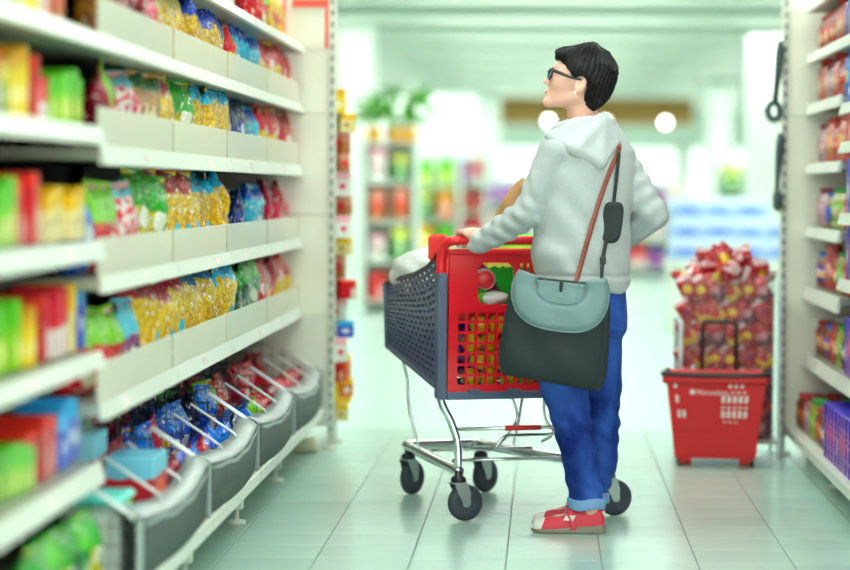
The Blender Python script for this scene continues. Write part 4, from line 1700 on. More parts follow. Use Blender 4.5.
sdf_mesh('hair', hair_sdf, HO + V3(-.13, -.12, -.13), HO + V3(.18, .12, .18), .0034, M_hair, person, ORG)

# glasses
gl = bpy.data.objects.new('glasses', None)
COL.objects.link(gl)
gl.parent = person
gl.empty_display_size = .05
M_gl = mat('black_acetate', (24, 28, 40), .2, coat=.4)
M_lens = mat('lens', (120, 140, 200), .05, alpha=.35, coat=.8)


def hwo(f, s, u):
    return tuple(hw_(f, s, u) - np.array(ORG))


for s in (-1, 1):
    c = (.1065, s * .035, .010)
    ring = []
    for k in range(24):
        a = 2 * math.pi * k / 24
        ca, sa = math.cos(a), math.sin(a)
        ring.append(hwo(c[0] - .012 * abs(c[1] + .026 * ca) / .06, c[1] + .026 * math.copysign(abs(ca) ** .7, ca), c[2] + .0195 * math.copysign(abs(sa) ** .7, sa)))
    MB().tube(ring, .0042, 6, closed=True).build('rim', M_gl, gl, True)
    MB().add(ring, [tuple(range(24))]).build('lens', M_lens, gl)
    MB().tube([hwo(.097, s * .062, .022), hwo(.085, s * .0715, .021), hwo(.03, s * .0745, .015), hwo(-.012, s * .076, .014), hwo(-.03, s * .074, .0)], [.0065, .0062, .0052, .004, .003], 6).build('temple_arm', M_gl, gl, True)
MB().tube([hwo(.107, -.010, .014), hwo(.1105, 0, .017), hwo(.107, .010, .014)], .003, 6).build('bridge', M_gl, gl, True)

# hoodie
Zt = np.array([.80, .84, .87, .95, 1.05, 1.15, 1.24, 1.30, 1.345, 1.385, 1.42, 1.46])
CXp = np.array([.128, .128, .128, .125, .124, .131, .140, .146, .147, .143, .138, .135])
RWp = np.array([.160, .165, .172, .176, .174, .178, .180, .168, .138, .108, .082, .07])
RDp = np.array([.134, .138, .142, .141, .138, .136, .134, .126, .112, .098, .082, .07])


def torso_sdf(p, grow=0.0):
    z = p[:, 2]
    cx = np.interp(z, Zt, CXp)
    rw = np.interp(z, Zt, RWp) + grow
    rd = np.interp(z, Zt, RDp) + grow
    dx, dy = p[:, 0] - cx, p[:, 1] - 9.06
    a = dx * TR[0] + dy * TR[1]
    b = dx * TF[0] + dy * TF[1]
    k = (np.abs(a / rw) ** 2.3 + np.abs(b / rd) ** 2.3) ** (1 / 2.3)
    return (k - 1) * np.minimum(rw, rd)


def arm_t(p, a, b):
    a, b = np.array(a), np.array(b)
    ab = b - a
    t = ((p - a) @ ab) / (ab @ ab)
    return t


def hoodie_sdf(p):
    d = torso_sdf(p)
    d = smax(d, .815 - p[:, 2], .012)
    d = smax(d, p[:, 2] - 1.40, .01)
    cuffL = L_WR + (L_EL - L_WR) * .02
    la = chain(p, [L_SH + V3(.03, .03, .0), L_SH, L_SH * .45 + L_EL * .55 + V3(.004, 0, 0), L_EL, L_EL * .45 + L_WR * .55 + V3(0, 0, -.004), cuffL], [.060, .062, .061, .055, .047, .037], .006)
    ra = chain(p, [R_SH + V3(-.03, -.03, .0), R_SH, R_EL, R_WR], [.060, .063, .056, .044], .006)
    # folds run across the sleeves
    fl_ = np.sin(arm_t(p, L_SH, L_EL) * 30 + 3.5 * wob(p, 16, 3)) * np.clip(arm_t(p, L_SH, L_EL) * 1.4 - .3, 0, 1)
    f2 = np.sin(arm_t(p, L_EL, L_WR) * 30 + 3.5 * wob(p, 17, 8))
    la = la - .0024 * fl_ - .0024 * f2 * (p[:, 0] < -.03)
    ra = ra - .003 * np.sin(arm_t(p, R_SH, R_EL) * 28 + 3.5 * wob(p, 16, 9))
    d = d - .0035 * np.sin(p @ np.array((38., 20., 46.)) + 3.5 * wob(p, 8, 31)) * np.clip(wob(p, 7, 32) + .25, 0, 1) * 1.6 - .0045 * wob(p * np.array((1, 1, .45)), 26, 2) - .003 * np.sin(p[:, 2] * 60 + 3 * wob(p, 9, 6)) * np.clip((1.05 - p[:, 2]) * 5, 0, 1)
    # ribbed waistband pulls in
    d = d + .006 * np.exp(-((p[:, 2] - .875) / .008) ** 2)
    d = smin(d, la, .007)
    d = smin(d, ra, .009)
    return d


sdf_mesh('hoodie', hoodie_sdf, (-.30, 8.78, .78), (.47, 9.40, 1.47), .0058, M_hood, person, ORG)


# hood lying on the back, an open collar round the neck
def bk(x, y, out):
    """point on the back of the torso seen at pixel x,y, pushed outwards"""
    return Q(x, y, 8.965 - out)


def thick_tri(p, A, B, C, r):
    """thick triangle"""
    A, B, C = (np.array(v, float) for v in (A, B, C))
    n = np.cross(B - A, C - A)
    n /= np.linalg.norm(n)
    h = (p - A) @ n
    q = p - h[:, None] * n
    ins = np.ones(len(p), bool)
    for a, b in ((A, B), (B, C), (C, A)):
        ins &= (np.cross(b - a, q - a) @ n) >= 0
    e = np.minimum(np.minimum(rc(p, A, B, 0, 0), rc(p, B, C, 0, 0)), rc(p, C, A, 0, 0))
    return np.where(ins, np.abs(h), e) - r


def surf(x, y, lift):
    """point just above the hoodie surface seen at a pixel"""
    Ys = np.linspace(8.74, 9.2, 461)
    pts = np.array([P(x, y, Y) for Y in Ys])
    d = hoodie_sdf(pts)
    k = int(np.argmax(d < 0))
    return Q(x, y, Ys[k] - lift)


HP = [surf(549, 136, -.004), Q(602, 121, 8.965), surf(599, 162, -.002), surf(613, 143, -.004), Q(576, 126, 8.962), surf(575, 149, .0), Q(611, 124, 9.05)]


def hood_sdf(p):
    ring = []
    ctr = Q(578, 129, 9.055)
    for k in range(17):
        a = 2 * math.pi * k / 16
        q = ctr + TF * (.078 * math.cos(a)) + TR * (.082 * math.sin(a))
        q[2] += -.022 * math.cos(a)
        ring.append(q)
    d = chain(p, ring, [.019] * 17, .012)
    A, B, C, D, M_, E, K1 = HP
    d2 = thick_tri(p, A, M_, E, .017)
    d2 = smin(d2, thick_tri(p, M_, B, E, .019), .02)
    d2 = smin(d2, thick_tri(p, B, C, E, .019), .02)
    d2 = smin(d2, thick_tri(p, B, D, C, .017), .02)
    d2 = smin(d2, thick_tri(p, B, K1, D, .017), .02)
    # rolled rim and seam edge
    d2 = smin(d2, chain(p, [A, M_, B, K1], [.012, .016, .018, .016], .015), .01)
    d2 = smin(d2, chain(p, [A, E, C, D], [.013, .017, .017, .014], .02), .012)
    d = smin(d, d2, .02)
    d = d - .0035 * wob(p, 28, 12)
    d = smax(d, -rc(p, NECK0 + V3(-.004, 0, .03), NECK1 + V3(0, 0, -.01), .056, .058), .01)
    return d


sdf_mesh('hood', hood_sdf, (-.09, 8.84, 1.19), (.36, 9.28, 1.52), .0048, M_hood, person, ORG)


# jeans
def jeans_sdf(p):
    z = p[:, 2]
    a = (p[:, 0] - .130) * TR[0] + (p[:, 1] - 9.06) * TR[1]
    b = (p[:, 0] - .130) * TF[0] + (p[:, 1] - 9.06) * TF[1]
    rw = np.interp(z, [.60, .68, .74, .82, .9], [.165, .172, .172, .165, .16])
    rd = np.interp(z, [.60, .68, .74, .82, .9], [.125, .132, .134, .126, .12])
    d = (np.sqrt((a / rw) ** 2 + (b / rd) ** 2) - 1) * np.minimum(rw, rd)
    d = smax(d, .66 - z, .04)
    d = smax(d, z - .84, .01)
    wl = .004 * wob(p * np.array((1, 1, 1.5)), 34, 21)
    kn = .0035 * np.sin(z * 105 + (p[:, 0] - .14) * 60 + 5 * wob(p, 12, 22)) * (np.exp(-((z - .36) / .09) ** 2) + np.exp(-((z - .15) / .06) ** 2))
    for K_ in (LK, RK):
        l = chain(p, K_, [.100, .081, .066, .060, .057], .012)
        d = smin(d, l - wl - kn, .018)
    zc = .098
    return smax(d, zc - z, .006)


sdf_mesh('jeans', jeans_sdf, (-.10, 8.84, .08), (.36, 9.30, .90), .0052, M_denim, person, ORG)
for K_, nm in ((LK, 0), (RK, 1)):
    c = K_[-1]
    r = .0605

    def cuff(p, c=c, r=r):
        q = p - V3(c[0], c[1], 0)
        d = np.abs(np.linalg.norm(q[:, :2], axis=1) - r) - .006
        return smax(d, np.abs(p[:, 2] - (.100 + .004 * np.sin(q[:, 0] * 60))) - .019, .006)
    sdf_mesh('rolled_cuff', cuff, (c[0] - .08, c[1] - .08, .07), (c[0] + .08, c[1] + .08, .16), .0045, M_cuff, person, ORG)

# shoes
M_shoe = mat('red_shoe_leather', (214, 40, 66), .5, var=.1, scale=30)
M_toe = mat('white_toe_cap', (232, 232, 224), .5)
M_sole = mat('taupe_rubber_sole', (132, 126, 110), .7, var=.1, scale=40)
for (anx, Y, heel, toe) in ((.166, 9.0, .214, -.036), (.170, 9.185, .212, -.034)):
    sh = bpy.data.objects.new('shoe', None)
    COL.objects.link(sh)
    sh.parent = person
    sh.empty_display_size = .05

    def plan(p, grow=0.0):
        x = p[:, 0]
        t = (x - toe) / (heel - toe)
        hwid = np.interp(t, [0, .06, .18, .35, .6, .85, .96, 1.0], [.012, .028, .041, .043, .034, .034, .026, .012]) + grow
        cy_ = Y + np.interp(t, [0, .35, 1], [.004, .002, 0])
        return np.maximum(np.abs(p[:, 1] - cy_) - hwid, np.maximum(toe - grow - x, x - heel - grow))

    def sole(p):
        x = p[:, 0]
        t = (x - toe) / (heel - toe)
        zt = np.interp(t, [0, .3, .6, 1], [.017, .016, .024, .030])
        zb = np.interp(t, [0, .1, .3], [.006, .001, 0.0])
        return smax(smax(plan(p, .003), p[:, 2] - zt, .005), zb - p[:, 2], .004)

    def upper(p, off=0.0):
        x = p[:, 0]
        t = (x - toe) / (heel - toe)
        zt = np.interp(t, [0, .05, .2, .35, .5, .7, .9, 1], [.030, .040, .050, .060, .078, .088, .090, .086])
        hw2 = np.interp(t, [0, .06, .18, .35, .6, .85, .96, 1.0], [.012, .027, .040, .041, .033, .032, .024, .010])
        k = np.clip((p[:, 2] - .012) / (zt - .012), 0, 1.6)
        d = np.abs(p[:, 1] - Y - .002) - hw2 * (1 - .42 * k ** 2.2) - off
        d = smax(d, p[:, 2] - zt - off, .014)
        d = smax(d, np.maximum(toe + .003 - off - x, x - heel + .002 - off), .01)
        return smax(d, .012 - p[:, 2], .003)

    def vamp(p):
        t = (p[:, 0] - toe) / (heel - toe)
        d = upper(p)
        # opening over the instep and for the ankle
        d = smax(d, -ell(p, (toe + .100, Y, .078), (.032, .024, .034)), .005)
        d = smax(d, -ell(p, (anx + .0, Y, .125), (.040, .016, .050)), .004)
        return d

    def toecap(p):
        return smax(upper(p, .0022), (p[:, 0] - toe - .036 - .35 * (p[:, 2] - .02)), .004)

    def strap(p):
        d = np.abs(upper(p, .003)) - .0025
        return smax(d, np.abs(p[:, 0] - (toe + .133) + .25 * (p[:, 2] - .06)) - .013, .004)
    bb = ((toe - .02, Y - .07, -.012), (heel + .02, Y + .07, .12))
    sdf_mesh('sole', sole, *bb, .0036, M_sole, sh, ORG)
    sdf_mesh('upper', vamp, *bb, .0036, M_shoe, sh, ORG)
    sdf_mesh('toe_cap', toecap, *bb, .0036, M_toe, sh, ORG)
    st = sdf_mesh('strap', strap, *bb, .0036, M_shoe, sh, ORG)
    for q, (ax, az, flip) in enumerate(((toe + .118, .054, 1), (toe + .139, .054, -1))):
        yy = Y - .0405 + .010
        tri = [(ax, yy - .004, az + .011 * flip), (ax - .011, yy - .006, az - .008 * flip), (ax + .011, yy - .006, az - .008 * flip)]
        tri = [tuple(np.array(v) - np.array(ORG)) for v in tri]
        MB().add(tri, [(0, 1, 2)]).build('white_triangle', M_toe, sh, solid=.004)
    hp = [(heel - .012, Y - .028, .076), (heel - .002, Y - .02, .078), (heel - .004, Y - .022, .062)]
    MB().add([tuple(np.array(v) - np.array(ORG)) for v in hp], [(0, 1, 2)]).build('heel_patch', M_toe, sh, solid=.004)
# ------------------------------------------------------------------ shoulder bag
M_bagd = mat('charcoal_canvas', (30, 42, 46), 0.75, var=.12, scale=14, bump=.3, bscale=260)
M_bagl = mat('pale_teal_canvas', (116, 142, 144), 0.7, var=.06, scale=20, bump=.2, bscale=260)
M_pipe = mat('slate_piping', (104, 128, 134), .7)
M_brownl = mat('brown_leather', (142, 74, 56), .5, var=.15, scale=40)
M_webb = mat('black_webbing', (34, 42, 46), .7)
BAGC = P(556, 335, 8.815)
bag = thing('shoulder_bag', 'charcoal shoulder bag with pale teal U-shaped flap hanging at the hip', 'bag', BAGC)
TLc, TRc, BRc, BLc = (514, 275), (611, 284), (607, 391), (498, 373)


def bagp(u, v, off):
    """u 0..1 left to right, v 0..1 top to bottom; off towards the camera; local to the bag"""
    # rounded lower corners and slightly pinched sides
    e = .10
    uu = 2 * u - 1
    vv = v
    lim = 1.0
    if vv > .80:
        lim = math.sqrt(max(0.0, 1 - ((vv - .80) / .2) ** 2 * .22))
    if vv < .06:
        lim *= 1 - (.06 - vv) * .6
    uu *= lim
    uu *= 1 + .03 * math.sin(math.pi * vv)
    u2 = (uu + 1) / 2
    x = (1 - v) * ((1 - u2) * TLc[0] + u2 * TRc[0]) + v * ((1 - u2) * BLc[0] + u2 * BRc[0])
    y = (1 - v) * ((1 - u2) * TLc[1] + u2 * TRc[1]) + v * ((1 - u2) * BLc[1] + u2 * BRc[1])
    p = P(x, y, 8.815) - BAGC
    p.y = -off
    return p


def bulge(u, v):
    a = 1 - abs(2 * u - 1) ** 4
    b = (1 - abs(2 * min(max(v, 0), 1) - 1) ** 4)
    w_ = .006 * math.sin(u * 7 + v * 4) + .004 * math.sin(u * 13 - v * 9 + 1)
    return (.012 + .034 * (max(a, 0) ** .5) * (max(b, 0) ** .5) * (.75 + .3 * v)) + w_ * a * b


N = 30
bb_ = MB()
for sgn in (1, -1):
    vs = [bagp(i / N, j / N, sgn * bulge(i / N, j / N)) for j in range(N + 1) for i in range(N + 1)]
    fs = [(j * (N + 1) + i, j * (N + 1) + i + 1, (j + 1) * (N + 1) + i + 1, (j + 1) * (N + 1) + i) for j in range(N) for i in range(N)]
    bb_.add(vs, fs)
nv = (N + 1) ** 2
edge = [i for i in range(N + 1)] + [j * (N + 1) + N for j in range(1, N + 1)] + [N * (N + 1) + i for i in range(N - 1, -1, -1)] + [j * (N + 1) for j in range(N - 1, 0, -1)]
for q in range(len(edge)):
    a, b = edge[q], edge[(q + 1) % len(edge)]
    bb_.f.append((a, b, b + nv, a + nv))
    bb_.m.append(0)
bb_.build('bag_body', M_bagd, bag, True)
edge_pts = [bagp(i / N, 1, .004) for i in range(N + 1)]
MB().tube(edge_pts, .004, 6).build('bottom_piping', M_webb, bag, True)
# zip pocket edge on the right side
MB().tube([bagp(.93, v, bulge(.93, v) + .001) for v in np.linspace(.12, .95, 14)], .0022, 6).build('side_seam', M_webb, bag, True)


def flap_strip(ro, ri, name, m, off, vtop=0.0, a0=-8, a1=188):
    """U shaped strip on the bag front; radii in u,v"""
    mb = MB()
    n = 40
    vs = []
    for k in range(n + 1):
        a = math.radians(a0 + (a1 - a0) * k / n)
        for w_ in range(5):
            t = w_ / 4
            ru = ri[0] + (ro[0] - ri[0]) * t
            rv = ri[1] + (ro[1] - ri[1]) * t
            u = .5 + ru * math.copysign(abs(math.cos(a)) ** .72, math.cos(a))
            v = .02 + rv * math.copysign(abs(math.sin(a)) ** .86, math.sin(a)) + (0 if math.sin(a) > 0 else 0)
            vs.append(bagp(u, v, bulge(min(max(u, 0), 1), min(max(v, .08), 1)) + off + .002 * math.sin(math.pi * t)))
    fs = [(k * 5 + w_, (k + 1) * 5 + w_, (k + 1) * 5 + w_ + 1, k * 5 + w_ + 1) for k in range(n) for w_ in range(4)]
    mb.add(vs, fs)
    return mb.build(name, m, bag, True, solid=.005)


flap_strip((.49, .47), (.26, .205), 'flap', M_bagl, .006)
flap_strip((.262, .30), (.02, .10), 'flap_tongue', M_bagl, .003, a0=0, a1=180)


def pipe_line(ru, rv, name, off, r=.0022):
    pts = []
    for k in range(41):
        a = math.radians(-6 + 192 * k / 40)
        u = .5 + ru * math.copysign(abs(math.cos(a)) ** .72, math.cos(a))
        v = .02 + rv * math.copysign(abs(math.sin(a)) ** .86, math.sin(a))
        pts.append(bagp(u, v, bulge(min(max(u, 0), 1), min(max(v, .08), 1)) + off))
    MB().tube(pts, r, 6).build(name, M_pipe, bag, True)


pipe_line(.492, .473, 'flap_piping', .008, .003)
pipe_line(.262, .208, 'flap_piping', .008)
pipe_line(.18, .285, 'tongue_stitching', .006, .0018)


def on_back(x, y, lift=.006, default=8.86):
    """first touch of the clothed back along the line of sight at a pixel"""
    Ys = np.linspace(8.74, 9.2, 231)
    pts = np.array([P(x, y, Y) for Y in Ys])
    d = np.minimum(hoodie_sdf(pts), hood_sdf(pts))
    hit = np.argmax(d < 0)
    Y = Ys[hit] if d.min() < 0 else default
    return P(x, y, Y - lift)


def ribbon(pts, wd, name, m, parent, thick=.003, k=5):
    pts = smooth_path(pts, k)
    vs = []
    for i, p in enumerate(pts):
        t = (pts[min(i + 1, len(pts) - 1)] - pts[max(i - 1, 0)]).normalized()
        ac = t.cross(Vector((.35, -1, 0)).normalized()).normalized()
        w_ = wd(i / (len(pts) - 1)) if callable(wd) else wd
        vs += [p - ac * w_ / 2, p + ac * w_ / 2]
    fs = [(2 * i, 2 * i + 2, 2 * i + 3, 2 * i + 1) for i in range(len(pts) - 1)]
    vs = [Vector(v) - BAGC for v in vs]
    return MB().add(vs, fs).build(name, m, parent, True, solid=thick)


bt = P(574, 293, 8.835)
top = [on_back(617, 152, .008), on_back(619, 145, .010), P(621, 141, 9.06), P(622, 141, 9.13), P(618, 150, 9.2)]
ribbon([bt, on_back(581, 266, .016), on_back(588, 240, .012), on_back(598, 205, .010), on_back(608, 175, .008)] + top, .0165, 'brown_strap', M_brownl, bag)
bt2 = P(602, 286, 8.83)
off2 = .014
pth = [bt2, on_back(603, 262, .02), on_back(607, 238, off2)]
ribbon(pth, .0125, 'black_strap', M_webb, bag)
ribbon([on_back(613, 208, off2), on_back(615, 190, off2), on_back(617, 170, off2), on_back(618.5, 152, off2)], .0115, 'black_strap', M_webb, bag)
pc = on_back(611.5, 222, .012)
pad = MB()
vs, fs = [], []
n = 28
for lay, (sc, dy) in enumerate(((.86, -.012), (1.0, -.004), (1.0, .006))):
    for k in range(n):
        a = 2 * math.pi * k / n
        ca, sa = math.cos(a), math.sin(a)
        ux = math.copysign(abs(ca) ** .55, ca) * .038 * sc
        uz = math.copysign(abs(sa) ** .55, sa) * .070 * sc
        vs.append(Vector((ux + uz * .12, dy + ux * .15, uz)) + pc - BAGC)
for lay in range(2):
    for k in range(n):
        fs.append((lay * n + k, lay * n + (k + 1) % n, (lay + 1) * n + (k + 1) % n, (lay + 1) * n + k))
fs.append(tuple(range(n))[::-1])
fs.append(tuple(2 * n + k for k in range(n)))
pad.add(vs, fs)
pad.build('strap_pad', M_webb, bag)
bk_ = on_back(603.5, 260, .018) - BAGC
MB().box(bk_.x - .010, bk_.x + .010, bk_.y - .004, bk_.y + .004, bk_.z - .014, bk_.z + .014, 0, bev=.003).build('buckle', M_black, bag)

# ------------------------------------------------------------------ red rolling basket
M_rb = mat('basket_red_plastic', (226, 24, 32), 0.38, var=.03)
bx0, by0 = .738, 11.36
rbk = thing('rolling_basket', 'red plastic rolling shopping basket with black handle on the floor', 'shopping basket', (bx0, by0, 0), math.radians(-4))
Z0, Z1 = .035, .395


def bhw(z):
    t = (z - Z0) / (Z1 - Z0)
    return .168 + .042 * t, .125 + .035 * t


frects = []
for (za, n, u0, w_, hgt) in ((.335, 3, .045, .010, .03), (.312, 3, .055, .010, .008), (.272, 5, .022, .012, .030), (.248, 5, .022, .012, .008), (.208, 5, .022, .012, .030), (.187, 3, .03, .01, .006)):
    for k in range(n):
        frects.append((u0 + k * .0205, u0 + k * .0205 + w_, za, za + hgt))
for (za, n, u0) in ((.335, 1, -.145), (.272, 1, -.143), (.208, 2, -.14)):
    for k in range(n):
        frects.append((u0 + k * .018, u0 + k * .018 + .010, za, za + .030))
marks, frects = frects, []
for k in range(6):
    frects.append((-.125 + k * .04, -.125 + k * .04 + .008, .128, .136))
MB().holes(frects, -.168, .168, Z0, Z1 - .02, lambda s, t: (s * bhw(t)[0] / .168, -bhw(t)[1], t)).build('front_wall', M_rb, rbk, solid=.004)
M_mark = mat('white_marks', (244, 236, 232), .5)
for (ua, ub, za, zb) in marks:
    f_ = lambda s_, t_: (s_ * bhw(t_)[0] / .168, -bhw(t_)[1] - .0035, t_)
    MB().add([f_(ua, za), f_(ub, za), f_(ub, zb), f_(ua, zb)], [(0, 1, 2, 3)]).build('white_mark', M_mark, rbk, solid=.002)
MB().holes([(-.1 + k * .05, -.07 + k * .05, .2, .3) for k in range(5)], -.168, .168, Z0, Z1 - .02, lambda s, t: (s * bhw(t)[0] / .168, bhw(t)[1], t)).build('back_wall', M_rb, rbk, solid=.004)
for sd in (-1, 1):
    MB().holes([(-.08 + k * .035, -.062 + k * .035, zz, zz + .04) for k in range(5) for zz in (.14, .2, .26)], -.125, .125, Z0, Z1 - .02, lambda s, t, sd=sd: (sd * bhw(t)[0], s * bhw(t)[1] / .125, t)).build('side_wall', M_rb, rbk, solid=.004)
MB().box(-.168, .168, -.125, .125, Z0 - .002, Z0 + .006).build('basket_base', M_rb, rbk)
for (xa, xb, ya, yb) in ((-.225, .225, -.178, -.152), (-.225, .225, .152, .178), (-.225, -.2, -.178, .178), (.2, .225, -.178, .178)):
    MB().box(xa, xb, ya, yb, .352, .392, 0, bev=.008).build('rim', M_rb, rbk)
hp = [(-.20, .0, .40), (-.218, -.02, .396), (-.222, -.14, .394), (-.20, -.178, .393), (0, -.186, .391), (.20, -.178, .393), (.222, -.14, .394), (.218, -.02, .396), (.2, 0, .40)]
MB().tube(smooth_path(hp, 5), .0095, 8).build('carry_handle', M_black, rbk, True)
ph = [(-.062, .165, .30), (-.062, .165, .59), (-.052, .165, .60), (.075, .165, .60), (.085, .165, .59), (.085, .165, .30)]
MB().tube(ph, .0085, 8).build('pull_handle', M_black, rbk, True)
for sx in (-1, 1):
    for sy in (-1, 1):
        MB().box(sx * .13 - .03, sx * .13 + .03, sy * .095 - .02, sy * .095 + .02, .008, .036, 0, bev=.006).build('foot', M_rb, rbk)
        MB().lathe([(.016, -.008), (.017, -.004), (.017, .004), (.016, .008)], 14, (sx * .155, sy * .1, .017), 'x').build('wheel', M_black, rbk, True)
for k in range(9):
    MB().box(-.135 + k * .014, -.131 + k * .014, -.146, -.139, .16, .325, 0).build('rib', M_rb, rbk, rot=(-math.atan2(.035, .36) * 0, 0, 0))
# lettering
fc = bpy.data.curves.new('lettering', 'FONT')
fc.body = 'Mercadona'
fc.size = .03
fc.align_x = 'LEFT'
fc.extrude = .0006
fo = bpy.data.objects.new('lettering_curve', fc)
COL.objects.link(fo)
bpy.context.view_layer.update()
lm = bpy.data.meshes.new_from_object(fo.evaluated_get(bpy.context.evaluated_depsgraph_get()))
bpy.data.objects.remove(fo)
lm.materials.clear()
M_letter = mat('white_print', (250, 240, 240), .4)
lm.materials.append(M_letter)
tilt = math.pi / 2 - math.atan2(-.035, .36)
zl = .306
put('lettering', lm, rbk, (-.082, -bhw(zl)[1] - .0045, zl), (tilt - .0, 0, 0))
MB().lathe([(.001, 0), (.011, .0), (.011, .001)], 16).build('emblem', M_letter, rbk, loc=(-.098, -bhw(zl)[1] - .0055, zl + .011), rot=(tilt, 0, 0))

# ------------------------------------------------------------------ clear bin of red packets
bnx0, bnx1, bny0, bny1 = .605, 1.02, 11.60, 11.98
bin_ = thing('display_bin', 'clear acrylic dump bin on metal posts full of red packets', 'bin', ((bnx0 + bnx1) / 2, (bny0 + bny1) / 2, 0))
hx, hy = (bnx1 - bnx0) / 2, (bny1 - bny0) / 2
BT = .80
for (a, b, c, d) in ((-hx, hx, -hy, -hy + .004), (-hx, hx, hy - .004, hy), (-hx, -hx + .004, -hy + .004, hy - .004), (hx - .004, hx, -hy + .004, hy - .004)):
    MB().box(a, b, c, d, .08, BT).build('clear_wall', M_clear2, bin_)
MB().box(-hx, hx, -hy, hy, .06, .08).build('bin_floor', M_white, bin_)
for sx in (-1, 1):
    for sy in (-1, 1):
        MB().box(sx * (hx + .008) - .009, sx * (hx + .008) + .009, sy * (hy + .008) - .009, sy * (hy + .008) + .009, 0, BT - .02 if sx > 0 else .6, 0, bev=.003).build('post', M_steel, bin_)
PKT = []
for nm, base, top_, patch in (('pk_a', (240, 190, 30), (186, 14, 44), (206, 30, 50)), ('pk_b', (196, 16, 40), (236, 200, 206), (240, 200, 40)), ('pk_c', (120, 16, 70), (206, 30, 54), (226, 160, 170)), ('pk_d', (214, 22, 44), (238, 210, 214), (150, 20, 70))):
    m = pack_mat(nm, base, top_, .5, patch, (.5, .42), (.26, .16))
    if nm in ('pk_b', 'pk_d'):
        MATS.pop(nm)
        m = pack_mat(nm, base, top_, .8, patch, (.5, .42), (.26, .16))
    PKT.append(bag_mesh('snack_packet', m, .072, .045, .105, len(PKT) + 40))
PDESC = ['yellow and red snack packet', 'red and white snack packet', 'crimson snack packet', 'pink and red snack packet']
GRP = 'snack packets in the clear bin'


def packet(k, p, rot, where, at=''):
    o = put('snack_packet', PKT[k], None, p, rot)
    tag(o, f'{PDESC[k]} {where}{at}', 'snack packet', f'{PDESC[k]}s {where}')


rr = random.Random(3)
for r in range(7):
    for c in range(6):
        packet((c + r * 2 + rr.randint(0, 1)) % 4, (bnx0 + .04 + c * .067, bny0 + .034, .095 + r * .1), (.55 + rr.uniform(-.2, .2), rr.uniform(-.1, .1), -math.pi / 2 + rr.uniform(-.2, .2)), 'at the bin front', f', {ordinal(r + 1)} row up, {ordinal(c + 1)} from left')
    for c in range(4):
        packet((c * 3 + r + rr.randint(0, 1)) % 4, (bnx0 + .034, bny0 + .105 + c * .075, .095 + r * .1), (rr.uniform(-.15, .15), rr.uniform(-.2, .2), math.pi + rr.uniform(-.2, .2)), 'at the bin left wall', f', {ordinal(r + 1)} row up, {ordinal(c + 1)} from front')
# fill of the bin behind the outer packets, then the heaped top
packfill = MB().box(bnx0 + .07, bnx1 - .01, bny0 + .07, bny1 - .01, .081, .74, 0, bev=.02)
pf = packfill.build('packet_fill', PKT[2].materials[0])
tag(pf, 'mass of snack packets filling the inside of the clear bin', 'snack packets', None, 'stuff')
for k in range(34):
    a = rr.uniform(0, 6.28)
    rd_ = math.sqrt(rr.random())
    x, y = (bnx0 + bnx1) / 2 + math.cos(a) * rd_ * hx * .86, (bny0 + bny1) / 2 + math.sin(a) * rd_ * hy * .8
    z = .76 + (1 - rd_ ** 2) * .085
    packet(rr.choice((1, 3, 3, 1, 0)), (x, y, z), (rr.uniform(-1.2, 1.2), rr.uniform(-1.2, 1.2), rr.uniform(0, 6.28)), 'heaped on the bin top, ' + ('near ' if math.sin(a) < 0 else 'far ') + ('left' if math.cos(a) < -.35 else 'right' if math.cos(a) > .35 else 'middle') + (' edge' if rd_ > .72 else ' part'))

# ------------------------------------------------------------------ kitchen tools hung on the right upright
M_tool = mat('dark_nylon', (52, 72, 76), .35)
xt = 1.013
t1 = P(776, 42, 11.75)
ct = thing('pasta_server', 'dark nylon pasta spoon with toothed ring hanging high on the right upright', 'kitchen tool', P(771, 118, 11.75))
o_ = Vector(ct.location)


def loc_pts(pts):
    return [P(*q, 11.75) - o_ for q in pts]


MB().tube(loc_pts([(776.5, 40), (777, 50), (775.5, 70), (773.5, 90), (772.5, 100)]), [.012, .021, .017, .012, .013], 8).build('tool_handle', M_tool, ct, True)
c_ = P(771.5, 110, 11.75) - o_
ring = [(c_.x + .026 * math.cos(a), c_.y, c_.z + .036 * math.sin(a)) for a in np.linspace(0, 2 * math.pi, 20)[:-1]]
MB().tube(ring, .0125, 8, closed=True).build('toothed_ring', M_tool, ct, True)
for k in range(8):
    a = math.pi * (1 + k / 7)
    MB().tube([(c_.x + .024 * math.cos(a), c_.y, c_.z + .036 * math.sin(a)), (c_.x + .044 * math.cos(a), c_.y - .012, c_.z + .056 * math.sin(a))], .006, 6).build('tooth', M_tool, ct, True)
MB().tube([(P(777, 44, 11.75) - o_), P(783, 40, 11.76) - o_], .002, 5).build('hook', M_steel, ct, True)
ct = thing('basting_brush', 'dark nylon kitchen brush hanging below the pasta spoon on the right upright', 'kitchen tool', P(775, 208, 11.75))
o_ = Vector(ct.location)
MB().tube(loc_pts([(778, 132), (778, 142), (777, 158), (775.5, 180), (775.5, 190)]), [.011, .019, .017, .010, .010], 8).build('tool_handle', M_tool, ct, True)
MB().tube(loc_pts([(775.5, 188), (776, 194), (776.5, 204), (775.5, 209)]), [.012, .022, .024, .013], 10).build('brush_head', M_tool, ct, True)
MB().tube([(P(778, 134, 11.75) - o_), P(784, 131, 11.76) - o_], .002, 5).build('hook', M_steel, ct, True)

